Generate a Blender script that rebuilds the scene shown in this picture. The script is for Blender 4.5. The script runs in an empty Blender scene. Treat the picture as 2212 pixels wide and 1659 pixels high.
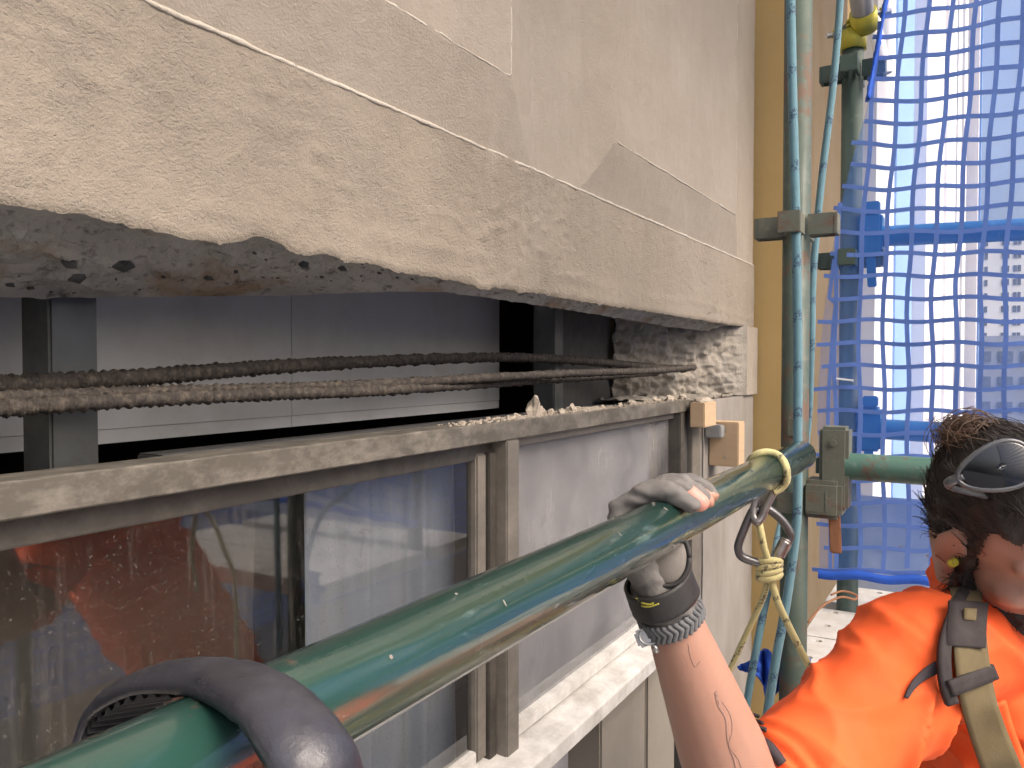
import bpy, bmesh, math, random
from mathutils import Vector, Matrix, noise
from mathutils.bvhtree import BVHTree
R = math.radians
random.seed(7)
sc = bpy.context.scene
C = sc.collection

# ------------------------------------------------------------------ camera, world, sun, exposure
# eye at the origin; +X runs along the facade away from the camera, +Y points into the building
YAW, PITCH, FPX, CU, CV = R(30), R(1.39), 1751.2, 1106.0, 829.5      # pixel frame 2212 x 1659
cam_d = bpy.data.cameras.new('camera'); cam = bpy.data.objects.new('camera', cam_d); C.objects.link(cam)
cam.location = (0, 0, 0); cam.rotation_euler = (math.pi/2 - PITCH, 0, YAW - math.pi/2)
cam_d.sensor_width = 36; cam_d.lens = 36*FPX/2212; cam_d.clip_start = .02; cam_d.clip_end = 3000
sc.camera = cam
SUN_DIR = Vector((-.07, -.70, .70)).normalized()                       # towards the sun
w = bpy.data.worlds.new('World'); sc.world = w; w.use_nodes = True
nt = w.node_tree; bg = nt.nodes['Background']
sky = nt.nodes.new('ShaderNodeTexSky'); sky.sky_type = 'NISHITA'; sky.sun_disc = False
sky.sun_elevation = math.asin(SUN_DIR.z); sky.sun_rotation = math.atan2(SUN_DIR.x, SUN_DIR.y)
sky.air_density = .8; sky.dust_density = 10; sky.ozone_density = .3
nt.links.new(sky.outputs[0], bg.inputs[0]); bg.inputs[1].default_value = .15
sd = bpy.data.lights.new('sun', 'SUN'); so = bpy.data.objects.new('sun', sd); C.objects.link(so)
sd.energy = .5; sd.angle = R(35); sd.color = (1, .96, .9)
so.rotation_euler = SUN_DIR.to_track_quat('Z', 'Y').to_euler(); so.location = (0, -3, 6)
sc.view_settings.view_transform = 'Standard'; sc.view_settings.look = 'None'
sc.view_settings.exposure = 1.5; sc.view_settings.gamma = 1
sc.cycles.use_denoising = True
sc.cycles.max_bounces = 8; sc.cycles.transparent_max_bounces = 24

# ------------------------------------------------------------------ pixel -> place
_D = Vector((math.cos(YAW), math.sin(YAW), 0)); _R = Vector((math.sin(YAW), -math.cos(YAW), 0)); _T = -_D
_fw = _D*math.cos(PITCH) - Vector((0, 0, 1))*math.sin(PITCH)
_up = _D*math.sin(PITCH) + Vector((0, 0, 1))*math.cos(PITCH)
def ray(u, v): return _fw + _R*((u-CU)/FPX) + _up*((CV-v)/FPX)
def at_y(u, v, y): r = ray(u, v); return r*(y/r.y)
def at_x(u, v, x): r = ray(u, v); return r*(x/r.x)
def at_d(u, v, d): return ray(u, v)*d

# ------------------------------------------------------------------ helpers
def fbm(x, y, z, s=1., o=4, h=.9): return noise.fractal(Vector((x*s, y*s, z*s)), h, 2.0, o)
def nz(x, y, z, s=1.): return noise.noise(Vector((x*s, y*s, z*s)))
def lerp(a, b, t): return a+(b-a)*t
def interp(tab, x):
    if x <= tab[0][0]: return tab[0][1:]
    for a, b in zip(tab, tab[1:]):
        if x <= b[0]:
            t = (x-a[0])/(b[0]-a[0]); return tuple(lerp(p, q, t) for p, q in zip(a[1:], b[1:]))
    return tab[-1][1:]
def spline(pts, n=8):
    pts = [Vector(p) for p in pts]; out = []
    for i in range(len(pts)-1):
        p0 = pts[max(i-1, 0)]; p1 = pts[i]; p2 = pts[i+1]; p3 = pts[min(i+2, len(pts)-1)]
        for k in range(n):
            t = k/n
            out.append(.5*((2*p1)+(p2-p0)*t+(2*p0-5*p1+4*p2-p3)*t*t+(3*p1-p0-3*p2+p3)*t**3))
    out.append(pts[-1]); return out

class MB:
    def __init__(s): s.v = []; s.f = []
    def quadgrid(s, P, closed=False):
        o = len(s.v); n = len(P); m = len(P[0])
        for row in P: s.v += [tuple(p) for p in row]
        for i in range(n-1):
            for j in range(m if closed else m-1):
                s.f.append((o+i*m+j, o+i*m+(j+1) % m, o+(i+1)*m+(j+1) % m, o+(i+1)*m+j))
        return s
    def box(s, x0, x1, y0, y1, z0, z1):
        o = len(s.v)
        s.v += [(x, y, z) for z in (z0, z1) for y in (y0, y1) for x in (x0, x1)]
        for q in ((0, 2, 3, 1), (4, 5, 7, 6), (0, 1, 5, 4), (2, 6, 7, 3), (0, 4, 6, 2), (1, 3, 7, 5)): s.f.append(tuple(o+i for i in q))
        return s
    def obox(s, c, ax, ay, az):                      # centre and three half-axis vectors
        o = len(s.v); c = Vector(c); ax = Vector(ax); ay = Vector(ay); az = Vector(az)
        s.v += [tuple(c+ax*i+ay*j+az*k) for k in (-1, 1) for j in (-1, 1) for i in (-1, 1)]
        for q in ((0, 2, 3, 1), (4, 5, 7, 6), (0, 1, 5, 4), (2, 6, 7, 3), (0, 4, 6, 2), (1, 3, 7, 5)): s.f.append(tuple(o+i for i in q))
        return s
    def tube(s, pts, r, n=12, cap=True, flat=None, ref=None, wob=0, seed=0):
        pts = [Vector(p) for p in pts]; m = len(pts); o = len(s.v)
        rs = r if isinstance(r, (list, tuple)) else [r]*m
        T = [(pts[min(i+1, m-1)]-pts[max(i-1, 0)]).normalized() for i in range(m)]
        a = Vector(ref) if ref else (Vector((0, 0, 1)) if abs(T[0].z) < .9 else Vector((1, 0, 0)))
        for i in range(m):
            a = a - T[i]*a.dot(T[i]); a.normalize(); b = T[i].cross(a)
            fa, fb = flat if flat else (1, 1)
            for k in range(n):
                an = 2*math.pi*k/n; q = rs[i]
                if wob: q *= 1+wob*noise.noise(Vector((i*.7+seed, k*1.3, seed)))
                s.v.append(tuple(pts[i]+a*(math.cos(an)*q*fa)+b*(math.sin(an)*q*fb)))
        for i in range(m-1):
            for k in range(n):
                s.f.append((o+i*n+k, o+i*n+(k+1) % n, o+(i+1)*n+(k+1) % n, o+(i+1)*n+k))
        if cap:
            s.f.append(tuple(o+k for k in range(n-1, -1, -1))); s.f.append(tuple(o+(m-1)*n+k for k in range(n)))
        return s
    def pipe(s, p, q, ro, ri, n=28):                 # open scaffold tube with a wall
        p = Vector(p); q = Vector(q); d = (q-p).normalized()
        P = [p, q, q, q-d*.08, p+d*.08, p, p]; 
        rr = [ro, ro, ri, ri, ri, ri, ro]
        a = Vector((0, 0, 1)) if abs(d.z) < .9 else Vector((1, 0, 0)); a = (a-d*a.dot(d)).normalized(); b = d.cross(a)
        rows = [[P[i]+(a*math.cos(2*math.pi*k/n)+b*math.sin(2*math.pi*k/n))*rr[i] for k in range(n)] for i in range(7)]
        return s.quadgrid(rows, True)
    def ell(s, c, ax, ay, az, nu=16, nv=10):
        c = Vector(c); ax = Vector(ax); ay = Vector(ay); az = Vector(az); rows = []
        for j in range(nv+1):
            th = math.pi*(.001+.998*j/nv)
            rows.append([c+ax*(math.sin(th)*math.cos(2*math.pi*i/nu))+ay*(math.sin(th)*math.sin(2*math.pi*i/nu))+az*math.cos(th) for i in range(nu)])
        o = len(s.v); s.quadgrid(rows, True)
        s.f.append(tuple(o+k for k in range(nu-1, -1, -1))); s.f.append(tuple(o+nv*nu+k for k in range(nu)))
        return s
    def caps(s, p, r0, q, r1, n=18):                 # tapered capsule
        p = Vector(p); q = Vector(q); d = (q-p); L = d.length; d.normalize()
        pts, rs = [], []
        for k in range(6): a = math.pi/2*(1-k/5.); pts.append(p-d*(r0*math.sin(a))); rs.append(max(r0*math.cos(a), .0004))
        for k in range(6): a = math.pi/2*(k/5.); pts.append(q+d*(r1*math.sin(a))); rs.append(max(r1*math.cos(a), .0004))
        return s.tube(pts, rs, n)
    def build(s, name, mat, parent=None, smooth=False, bevel=0, seg=2, merge=False):
        me = bpy.data.meshes.new(name); me.from_pydata([tuple(v) for v in s.v], [], s.f); me.update()
        bm = bmesh.new(); bm.from_mesh(me)
        if merge: bmesh.ops.remove_doubles(bm, verts=bm.verts, dist=1e-5)
        bmesh.ops.recalc_face_normals(bm, faces=bm.faces)
        if bevel: bmesh.ops.bevel(bm, geom=list(bm.edges), offset=bevel, segments=seg, affect='EDGES', clamp_overlap=True)
        bm.to_mesh(me); bm.free()
        if smooth: me.polygons.foreach_set('use_smooth', [True]*len(me.polygons))
        o = bpy.data.objects.new(name, me); C.objects.link(o)
        if mat: me.materials.append(mat)
        if parent: adopt(o, parent)
        return o
def adopt(o, parent):
    o.parent = parent
    def wm(p): return (wm(p.parent) @ p.matrix_parent_inverse if p.parent else Matrix.Identity(4)) @ Matrix.Translation(p.location)
    o.matrix_parent_inverse = wm(parent).inverted()
def tag(o, label, cat=None, group=None, kind=None):
    if label: o['label'] = label
    if cat: o['category'] = cat
    if group: o['group'] = group
    if kind: o['kind'] = kind
    return o
def thing(name, loc, label, cat, group=None):
    o = bpy.data.objects.new(name, None); C.objects.link(o); o.location = loc; o.empty_display_size = .05
    return tag(o, label, cat, group)
def copy_tree(o, shift, parent=None):
    c = o.copy(); C.objects.link(c)
    if parent: c.parent = parent
    else: c.location = o.location + Vector(shift)
    for ch in list(o.children): copy_tree(ch, shift, c)
    return c
def remesh(mb, voxel, smooth=6, factor=.5):
    o = mb.build('tmp', None)
    m = o.modifiers.new('r', 'REMESH'); m.mode = 'VOXEL'; m.voxel_size = voxel; m.use_smooth_shade = True
    if smooth: m2 = o.modifiers.new('s', 'SMOOTH'); m2.iterations = smooth; m2.factor = factor
    dg = bpy.context.evaluated_depsgraph_get(); me = bpy.data.meshes.new_from_object(o.evaluated_get(dg))
    old = o.data; bpy.data.objects.remove(o); bpy.data.meshes.remove(old)
    me.polygons.foreach_set('use_smooth', [True]*len(me.polygons)); me.materials.clear()
    return me
def from_mesh(name, me, mat, parent=None):
    me.name = name; o = bpy.data.objects.new(name, me); C.objects.link(o); me.materials.append(mat)
    if parent: adopt(o, parent)
    return o
def cut(me, co, no):                                 # drop what lies on the normal's side
    bm = bmesh.new(); bm.from_mesh(me)
    bmesh.ops.bisect_plane(bm, geom=list(bm.verts)+list(bm.edges)+list(bm.faces), plane_co=co, plane_no=no, clear_outer=True)
    bm.to_mesh(me); bm.free()

# ------------------------------------------------------------------ materials
def nodes(name):
    m = bpy.data.materials.new(name); m.use_nodes = True; t = m.node_tree
    return m, t, t.nodes['Principled BSDF'], t.nodes['Material Output']
def N(t, typ, **kw):
    n = t.nodes.new(typ)
    for k, v in kw.items(): setattr(n, k, v)
    return n
def texco(t, stretch=(1, 1, 1), rot=(0, 0, 0)):
    tc = N(t, 'ShaderNodeTexCoord'); mp = N(t, 'ShaderNodeMapping'); mp.inputs['Scale'].default_value = stretch; mp.inputs['Rotation'].default_value = rot
    t.links.new(tc.outputs['Object'], mp.inputs['Vector']); return mp.outputs[0]
def noi(t, vec, scale, detail=6, rough=.6, dist=0):
    n = N(t, 'ShaderNodeTexNoise'); n.inputs['Scale'].default_value = scale; n.inputs['Detail'].default_value = detail
    n.inputs['Roughness'].default_value = rough; n.inputs['Distortion'].default_value = dist
    t.links.new(vec, n.inputs['Vector']); return n.outputs['Fac']
def ramp(t, fac, stops, interp='LINEAR'):
    r = N(t, 'ShaderNodeValToRGB'); r.color_ramp.interpolation = interp; e = r.color_ramp.elements
    while len(e) < len(stops): e.new(.5)
    for i, (p, c) in enumerate(stops):
        e[i].position = p; e[i].color = (c, c, c, 1) if isinstance(c, (int, float)) else (*c, 1)
    t.links.new(fac, r.inputs[0]); return r.outputs[0]
def mixc(t, fac, a, b, mode='MIX'):
    m = N(t, 'ShaderNodeMix', data_type='RGBA', blend_type=mode)
    for s, x in ((0, fac), (6, a), (7, b)):
        if isinstance(x, (int, float)): m.inputs[s].default_value = x if s == 0 else (x, x, x, 1)
        elif isinstance(x, tuple): m.inputs[s].default_value = (*x, 1)
        else: t.links.new(x, m.inputs[s])
    return m.outputs[2]
def bump(t, b, h, strength, dist, prev=None):
    n = N(t, 'ShaderNodeBump'); n.inputs['Strength'].default_value = strength; n.inputs['Distance'].default_value = dist
    t.links.new(h, n.inputs['Height'])
    if prev is not None: t.links.new(prev, n.inputs['Normal'])
    t.links.new(n.outputs[0], b.inputs['Normal']); return n.outputs[0]
KEEP = ('tower_wall', 'white_wall', 'pale_wall', 'blue_strip', 'lining_board', 'pale_deck', 'pale_blue_panel', 'net_webbing', 'net_hem', 'white_plastic', 'grey_blind')
def simple(name, col, rough=.6, var=.18, scale=12, bscale=120, bstr=.15, bdist=.002, metal=0, stretch=(1, 1, 1), dirt=None, dirt_amt=.5, dscale=6, coat=0, spec=.5):
    g = 1 if name in KEEP else .87; col = tuple(x*g for x in col); dirt = dirt and tuple(x*g for x in dirt)
    m, t, b, o = nodes(name); v = texco(t, stretch)
    n1 = noi(t, v, scale)
    c = mixc(t, n1, tuple(x*(1-var) for x in col), tuple(min(1, x*(1+var)) for x in col))
    if dirt:
        f = ramp(t, noi(t, v, dscale, 8, .7), [(.5-.22*dirt_amt, 0), (.62+.2*(1-dirt_amt), 1)])
        c = mixc(t, f, c, dirt)
    t.links.new(c, b.inputs['Base Color'])
    t.links.new(ramp(t, noi(t, v, scale*2.3), [(.3, max(.02, rough-.1)), (.7, min(1, rough+.12))]), b.inputs['Roughness'])
    b.inputs['Metallic'].default_value = metal; b.inputs['Coat Weight'].default_value = coat; b.inputs['Specular IOR Level'].default_value = spec
    bump(t, b, noi(t, v, bscale, 5, .65), bstr, bdist)
    return m

def stucco(name, c0, c1, fine=1.0):
    c0 = tuple(x*.87 for x in c0); c1 = tuple(x*.87 for x in c1)
    m, t, b, o = nodes(name); v = texco(t)
    big = noi(t, v, 2.2, 6, .65); mid = noi(t, v, 14, 8, .7)
    c = mixc(t, ramp(t, big, [(.35, 0), (.68, 1)]), c0, c1)
    c = mixc(t, ramp(t, mid, [(.35, .0), (.75, .35)]), c, tuple(x*.8 for x in c0)); c = mixc(t, ramp(t, noi(t, v, 240, 3, .6), [(.64, 0), (.74, .3)]), c, tuple(x*.7 for x in c0))
    st = texco(t, (9, 9, 1.2)); c = mixc(t, ramp(t, noi(t, st, 2.5, 5, .6), [(.52, 0), (.8, .12)]), c, (.46, .43, .39))
    t.links.new(c, b.inputs['Base Color']); b.inputs['Roughness'].default_value = .92; b.inputs['Specular IOR Level'].default_value = .2
    f1 = noi(t, texco(t, (1, 1, 1.5), (0, R(25), 0)), 150, 5, .62); f2 = noi(t, v, 380, 4, .6)
    mask = ramp(t, noi(t, v, 5, 4, .6), [(.35, .3), (.7, 1)])
    hm = N(t, 'ShaderNodeMath', operation='MULTIPLY'); t.links.new(f1, hm.inputs[0]); t.links.new(mask, hm.inputs[1])
    p = bump(t, b, hm.outputs[0], 1.0*fine, .0075); bump(t, b, f2, .8*fine, .0026, p)
    return m
M = {}
M['stucco'] = stucco('stucco', (.288, .252, .207), (.32, .284, .238))
M['stucco_smooth'] = stucco('stucco_smooth', (.31, .275, .232), (.338, .303, .26), .55)
M['column'] = simple('column_render', (.22, .20, .178), .85, .14, 5, 160, .25, .003, dirt=(.32, .305, .285), dirt_amt=.35, dscale=4, stretch=(1, 1, .3))
def broken_concrete():
    m, t, b, o = nodes('broken_concrete'); v = texco(t, (1, 1, 1.6))
    c = mixc(t, noi(t, v, 9, 8, .7), (.26, .26, .25), (.50, .50, .48))
    c = mixc(t, ramp(t, noi(t, texco(t, (1, 1, 1)), 4.5, 6, .6), [(.52, 0), (.62, .75)]), c, (.27, .19, .115))
    c = mixc(t, ramp(t, noi(t, v, 30, 6, .7), [(.56, 0), (.66, .8)]), c, (.1, .095, .085))
    t.links.new(c, b.inputs['Base Color']); b.inputs['Roughness'].default_value = .95; b.inputs['Specular IOR Level'].default_value = .15
    p = bump(t, b, noi(t, v, 55, 8, .7), .9, .008)
    return m
M['broken'] = broken_concrete()
M['jamb_broken'] = simple('jamb_broken', (.30, .28, .245), .95, .2, 25, 90, .7, .007, dirt=(.25, .22, .18), dirt_amt=.4, dscale=14)
M['stone'] = simple('aggregate', (.05, .052, .056), .55, .3, 60, 200, .3, .002)
M['lining'] = simple('lining_board', (.68, .69, .69), .7, .06, 3, 300, .05, .001, dirt=(.52, .51, .48), dirt_amt=.3, dscale=3)
M['darksteel'] = simple('galvanised_post', (.13, .14, .14), .45, .25, 18, 150, .1, .001, metal=.5, dirt=(.09, .08, .07), dirt_amt=.3)
M['blacksteel'] = simple('dark_steel', (.06, .06, .06), .6, .3, 12, 100, .2, .002)
M['rebar'] = simple('rusty_rebar', (.026, .021, .018), .75, .45, 60, 260, .8, .003, dirt=(.15, .125, .095), dirt_amt=.16, dscale=80)
M['alu'] = simple('weathered_aluminium', (.185, .168, .145), .5, .2, 10, 180, .15, .0015, metal=.35, dirt=(.30, .27, .23), dirt_amt=.4, dscale=11, stretch=(.6, 1, 1))
M['alu_dark'] = simple('dark_aluminium', (.07, .063, .055), .5, .25, 14, 180, .15, .0015, metal=.3, dirt=(.13, .12, .10), dirt_amt=.3, dscale=12)
M['alu_head'] = simple('tarnished_aluminium', (.115, .105, .088), .5, .25, 10, 180, .15, .0015, metal=.35, dirt=(.30, .275, .235), dirt_amt=.30, dscale=26, stretch=(.6, 1, 1))
M['sill'] = simple('dusty_sill', (.50, .48, .445), .8, .1, 18, 120, .4, .003, dirt=(.8, .79, .75), dirt_amt=.6, dscale=9)
M['pine'] = simple('pine', (.50, .36, .225), .7, .16, 8, 90, .15, .001, stretch=(1, 1, 6), dirt=(.5, .36, .22), dirt_amt=.3)
M['ply'] = simple('plywood', (.56, .44, .29), .75, .16, 4, 60, .12, .001, stretch=(6, 6, .6), dirt=(.5, .36, .2), dirt_amt=.3, dscale=5)
M['yellow'] = simple('ochre_paint', (.56, .39, .155), .8, .1, 3, 200, .2, .002, dirt=(.49, .335, .13), dirt_amt=.25, dscale=3)
def paint(name, col, worn, rust, wear=.5, rough=.22, coat=.3):
    m, t, b, o = nodes(name); v = texco(t, (1, 1, 1)); vs = texco(t, (.5, 3, 3))
    c = mixc(t, noi(t, v, 10), tuple(x*.75 for x in col), tuple(x*1.25 for x in col))
    w1 = ramp(t, noi(t, vs, 13, 9, .72), [(.60-.06*wear, 0), (.74, .75)]); c = mixc(t, w1, c, worn)
    w2 = ramp(t, noi(t, texco(t, (.35, 1, 1)), 150, 4, .65), [(.68, 0), (.75, .85)]); c = mixc(t, w2, c, worn)
    r1 = ramp(t, noi(t, v, 16, 8, .7, .4), [(.66-.14*wear, 0), (.74-.12*wear, 1)]); c = mixc(t, r1, c, rust)
    t.links.new(c, b.inputs['Base Color'])
    rr = mixc(t, r1, ramp(t, noi(t, vs, 9, 6, .6), [(.35, rough), (.75, rough+.25)]), .8)
    t.links.new(rr, b.inputs['Roughness']); b.inputs['Coat Weight'].default_value = coat; b.inputs['Coat Roughness'].default_value = .09
    p = bump(t, b, noi(t, v, 70, 6, .7), .12, .002); bump(t, b, r1, .25, .0008, p)
    return m
M['green'] = paint('green_enamel', (.018, .060, .048), (.32, .47, .46), (.16, .085, .055), .3, .2, 1.0)
M['green_old'] = paint('old_green_enamel', (.05, .078, .062), (.14, .145, .12), (.105, .066, .045), .95, .55, .1)
M['green_dull'] = paint('dull_green_enamel', (.05, .082, .066), (.15, .18, .155), (.09, .07, .05), .35, .5, .1)
M['transom'] = paint('faded_green_enamel', (.055, .135, .10), (.2, .25, .21), (.12, .075, .05), .75, .4, .2)
M['rusty'] = paint('rusty_fitting', (.12, .13, .10), (.24, .22, .16), (.14, .085, .058), 1.0, .6, .1)
M['rustbright'] = simple('orange_rust', (.32, .15, .075), .8, .3, 60, 200, .4, .002)
M['bluesteel'] = paint('blue_enamel', (.03, .22, .50), (.3, .45, .6), (.1, .12, .2), .2, .4)
M['greysteel'] = simple('grey_tube', (.36, .37, .37), .45, .15, 12, 150, .1, .001, metal=.4)
M['zinc_yellow'] = simple('yellow_coupler', (.62, .56, .06), .45, .25, 40, 200, .2, .001, metal=.3, dirt=(.35, .3, .08), dirt_amt=.3)
M['zinc'] = simple('zinc', (.55, .55, .52), .3, .15, 40, 200, .1, .001, metal=.9)
M['deck'] = simple('pale_deck', (.66, .65, .62), .6, .12, 9, 90, .2, .002, dirt=(.42, .38, .33), dirt_amt=.35, dscale=8)
M['toe'] = simple('pale_blue_panel', (.62, .70, .80), .6, .14, 7, 60, .3, .004, dirt=(.42, .55, .75), dirt_amt=.4, dscale=5)
M['white_plastic'] = simple('white_plastic', (.75, .75, .74), .4)
def rope_mat(name, col, fleck, scale):
    m, t, b, o = nodes(name); v = texco(t)
    wv = N(t, 'ShaderNodeTexWave'); wv.bands_direction = 'DIAGONAL'; wv.inputs['Scale'].default_value = scale; wv.inputs['Distortion'].default_value = 2.5
    wv.inputs['Detail'].default_value = 2; t.links.new(v, wv.inputs['Vector'])
    fl = N(t, 'ShaderNodeMath', operation='MULTIPLY'); t.links.new(wv.outputs['Fac'], fl.inputs[0]); t.links.new(ramp(t, noi(t, v, 240, 2), [(.40, .55), (.52, 1)]), fl.inputs[1])
    c = mixc(t, ramp(t, fl.outputs[0], [(.86, 0), (.92, .8)]), mixc(t, noi(t, v, 60), tuple(x*.8 for x in col), tuple(x*1.2 for x in col)), fleck)
    t.links.new(c, b.inputs['Base Color']); b.inputs['Roughness'].default_value = .8; b.inputs['Sheen Weight'].default_value = .2
    bump(t, b, noi(t, v, 420, 3), .7, .0015); return m
M['rope_blue'] = rope_mat('blue_rope', (.10, .215, .26), (.015, .04, .10), 7)
M['rope_yellow'] = rope_mat('yellow_cord', (.52, .47, .22), (.08, .07, .05), 15)
M['rubber'] = simple('grey_rubber', (.024, .024, .032), .36, .25, 25, 120, .25, .002, dirt=(.065, .065, .08), dirt_amt=.35, dscale=14)
M['black'] = simple('black_lining', (.015, .015, .017), .7, .3, 40, 200, .4, .002)
M['krab'] = simple('grey_alloy', (.17, .17, .175), .38, .2, 40, 200, .1, .001, metal=.75)
M['krab_silver'] = simple('silver_alloy', (.42, .40, .38), .35, .15, 40, 200, .1, .001, metal=.8)
M['web'] = simple('khaki_webbing', (.15, .115, .055), .85, .2, 30, 700, .5, .001)
M['webdark'] = simple('dark_webbing', (.035, .028, .028), .85, .2, 30, 700, .5, .001)
M['hivis'] = simple('hi_vis_orange', (.98, .13, .022), .8, .07, 9, 900, .25, .0006)
M['trim'] = simple('charcoal_trim', (.045, .035, .042), .85, .15, 20, 900, .2, .0006)
M['trouser'] = simple('navy_trouser', (.03, .035, .06), .85, .2, 12, 500, .2, .001)
M['boot'] = simple('boot_leather', (.07, .045, .03), .6)
M['glove'] = simple('grey_glove', (.15, .142, .135), .75, .22, 30, 500, .35, .001, dirt=(.2, .185, .17), dirt_amt=.4, dscale=18)
M['glove_pad'] = simple('glove_pad', (.20, .18, .16), .7, .15, 40, 500, .3, .001)
M['glove_dark'] = simple('glove_strap', (.022, .021, .021), .6, .2, 40, 400, .3, .001)
M['yellow_print'] = simple('yellow_print', (.5, .45, .06), .6)
M['bracelet'] = simple('grey_cord', (.13, .135, .14), .75, .25, 80, 600, .5, .001)
M['hair'] = simple('dark_hair', (.022, .015, .011), .5, .4, 60, 300, .4, .002, stretch=(1, 1, 3))
M['hair_light'] = simple('brown_hair', (.10, .055, .03), .45, .3, 60, 300, .3, .001)
M['lens'] = simple('dark_lens', (.012, .014, .018), .12, .1, bstr=.0, coat=.6)
M['frame_black'] = simple('frame_plastic', (.10, .105, .11), .3, .1, coat=.3)
M['earplug'] = simple('yellow_foam', (.65, .55, .05), .8)
def skin():
    m, t, b, o = nodes('skin'); v = texco(t)
    c = mixc(t, noi(t, v, 9, 6), (.33, .17, .118), (.41, .23, .168))
    c = mixc(t, ramp(t, noi(t, v, 90, 4), [(.55, 0), (.75, .3)]), c, (.40, .17, .115))
    t.links.new(c, b.inputs['Base Color']); b.inputs['Roughness'].default_value = .52
    b.inputs['Subsurface Weight'].default_value = .12; b.inputs['Subsurface Radius'].default_value = (.01, .004, .002); b.inputs['Subsurface Scale'].default_value = .5
    bump(t, b, noi(t, v, 420, 4), .25, .0006); return m
M['skin'] = skin()
M['skin_pink'] = simple('fingertip_skin', (.66, .30, .24), .5, .1, 30, 300, .15, .0008)
M['tattoo'] = simple('tattoo_ink', (.31, .175, .135), .55, .15, 60, 300, .1, .0005)
M['lip'] = simple('lip', (.4, .16, .13), .5)
M['eye'] = simple('eye_white', (.6, .58, .55), .2)
M['bluecloth'] = simple('blue_cloth', (.02, .10, .55), .8, .2, 20, 300, .3, .002)
def scrim(name, col, thru):
    m, t, b, o = nodes(name); t.nodes.remove(b); v = texco(t)
    tr = N(t, 'ShaderNodeBsdfTransparent'); df = N(t, 'ShaderNodeBsdfDiffuse'); tl = N(t, 'ShaderNodeBsdfTranslucent')
    df.inputs[0].default_value = (*col, 1); tl.inputs[0].default_value = (*col, 1); tr.inputs[0].default_value = (.97, .98, 1, 1)
    m1 = N(t, 'ShaderNodeMixShader'); m1.inputs[0].default_value = .55; t.links.new(df.outputs[0], m1.inputs[1]); t.links.new(tl.outputs[0], m1.inputs[2])
    m2 = N(t, 'ShaderNodeMixShader'); t.links.new(ramp(t, noi(t, v, 3.5, 3), [(.3, thru+.1), (.7, thru-.1)]), m2.inputs[0])
    t.links.new(m1.outputs[0], m2.inputs[1]); t.links.new(tr.outputs[0], m2.inputs[2]); t.links.new(m2.outputs[0], o.inputs[0]); return m
M['scrim'] = scrim('blue_scrim', (.14, .35, .95), .68)
M['scrim_outer'] = scrim('open_scrim', (.16, .30, .70), .86)
M['netweb'] = simple('net_webbing', (.11, .21, .56), .7, .15, 30, 500, .3, .001)
M['nethem'] = simple('net_hem', (.02, .11, .58), .7, .2, 20, 300, .3, .002)
def glass(name, refl, dust_col, dust_lo, dust_hi, tint):
    m, t, b, o = nodes(name); t.nodes.remove(b)
    v = texco(t); vs = texco(t, (7, 7, .8))
    tr = N(t, 'ShaderNodeBsdfTransparent'); tr.inputs[0].default_value = (*tint, 1)
    gl = N(t, 'ShaderNodeBsdfGlossy'); gl.inputs['Roughness'].default_value = .04; gl.inputs[0].default_value = (.95, .95, .95, 1)
    df = N(t, 'ShaderNodeBsdfDiffuse'); df.inputs[0].default_value = (*dust_col, 1)
    lw = N(t, 'ShaderNodeLayerWeight'); lw.inputs[0].default_value = .35
    fr = N(t, 'ShaderNodeMapRange'); fr.inputs['To Min'].default_value = refl*.8; fr.inputs['To Max'].default_value = min(.9, refl*2.2); t.links.new(lw.outputs['Fresnel'], fr.inputs[0])
    m1 = N(t, 'ShaderNodeMixShader'); t.links.new(fr.outputs[0], m1.inputs[0]); t.links.new(tr.outputs[0], m1.inputs[1]); t.links.new(gl.outputs[0], m1.inputs[2])
    a = ramp(t, noi(t, v, 3.2, 5, .6), [(.35, dust_lo), (.7, dust_hi)]); sp = ramp(t, noi(t, v, 260, 3, .6), [(.62, 0), (.70, .35)])
    st = ramp(t, noi(t, vs, 9, 5, .6), [(.55, 0), (.75, .14)])
    ad = mixc(t, 1.0, mixc(t, 1.0, a, sp, 'ADD'), st, 'ADD')
    m2 = N(t, 'ShaderNodeMixShader'); t.links.new(ad, m2.inputs[0]); t.links.new(m1.outputs[0], m2.inputs[1]); t.links.new(df.outputs[0], m2.inputs[2])
    t.links.new(m2.outputs[0], o.inputs[0]); return m
M['glass'] = glass('dirty_glass', .16, (.17, .16, .145), .005, .04, (.7, .7, .68))
M['glass_dusty'] = glass('dusty_glass', .20, (.40, .395, .40), .14, .45, (.75, .75, .75))
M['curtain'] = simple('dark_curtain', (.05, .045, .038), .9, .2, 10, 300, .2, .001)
M['pane_reflection'] = simple('painted_reflection', (.30, .34, .42), .9, .12, 8, 300, .2, .001)  # pale blue grey stands in for a bright reflection on the left pane
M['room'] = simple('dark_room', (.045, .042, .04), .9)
M['blind'] = simple('grey_blind', (.34, .34, .365), .8, .06, 4)
M['pale_wall'] = simple('pale_wall', (.60, .585, .60), .8, .05, 2)
M['white_wall'] = simple('white_wall', (.80, .79, .76), .8, .04, 2)
M['blue_wall'] = simple('blue_strip', (.22, .36, .66), .8, .06, 2)
M['tower'] = simple('tower_wall', (.80, .79, .76), .8, .05, .3)
M['towerglass'] = simple('tower_glass', (.20, .22, .25), .25, .2, .5)
M['low_building'] = simple('low_building_wall', (.40, .42, .46), .8, .1, .3)
M['asphalt'] = simple('asphalt', (.055, .055, .057), .9, .2, .4)
M['brickish'] = simple('street_facade', (.30, .26, .22), .85, .12, .4)
M['pier'] = simple('pier_render', (.25, .225, .19), .85, .12, 6, 100, .25, .003)
M['dust'] = simple('mortar_dust', (.40, .35, .285), .95, .15, 40, 200, .6, .003)

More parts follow.
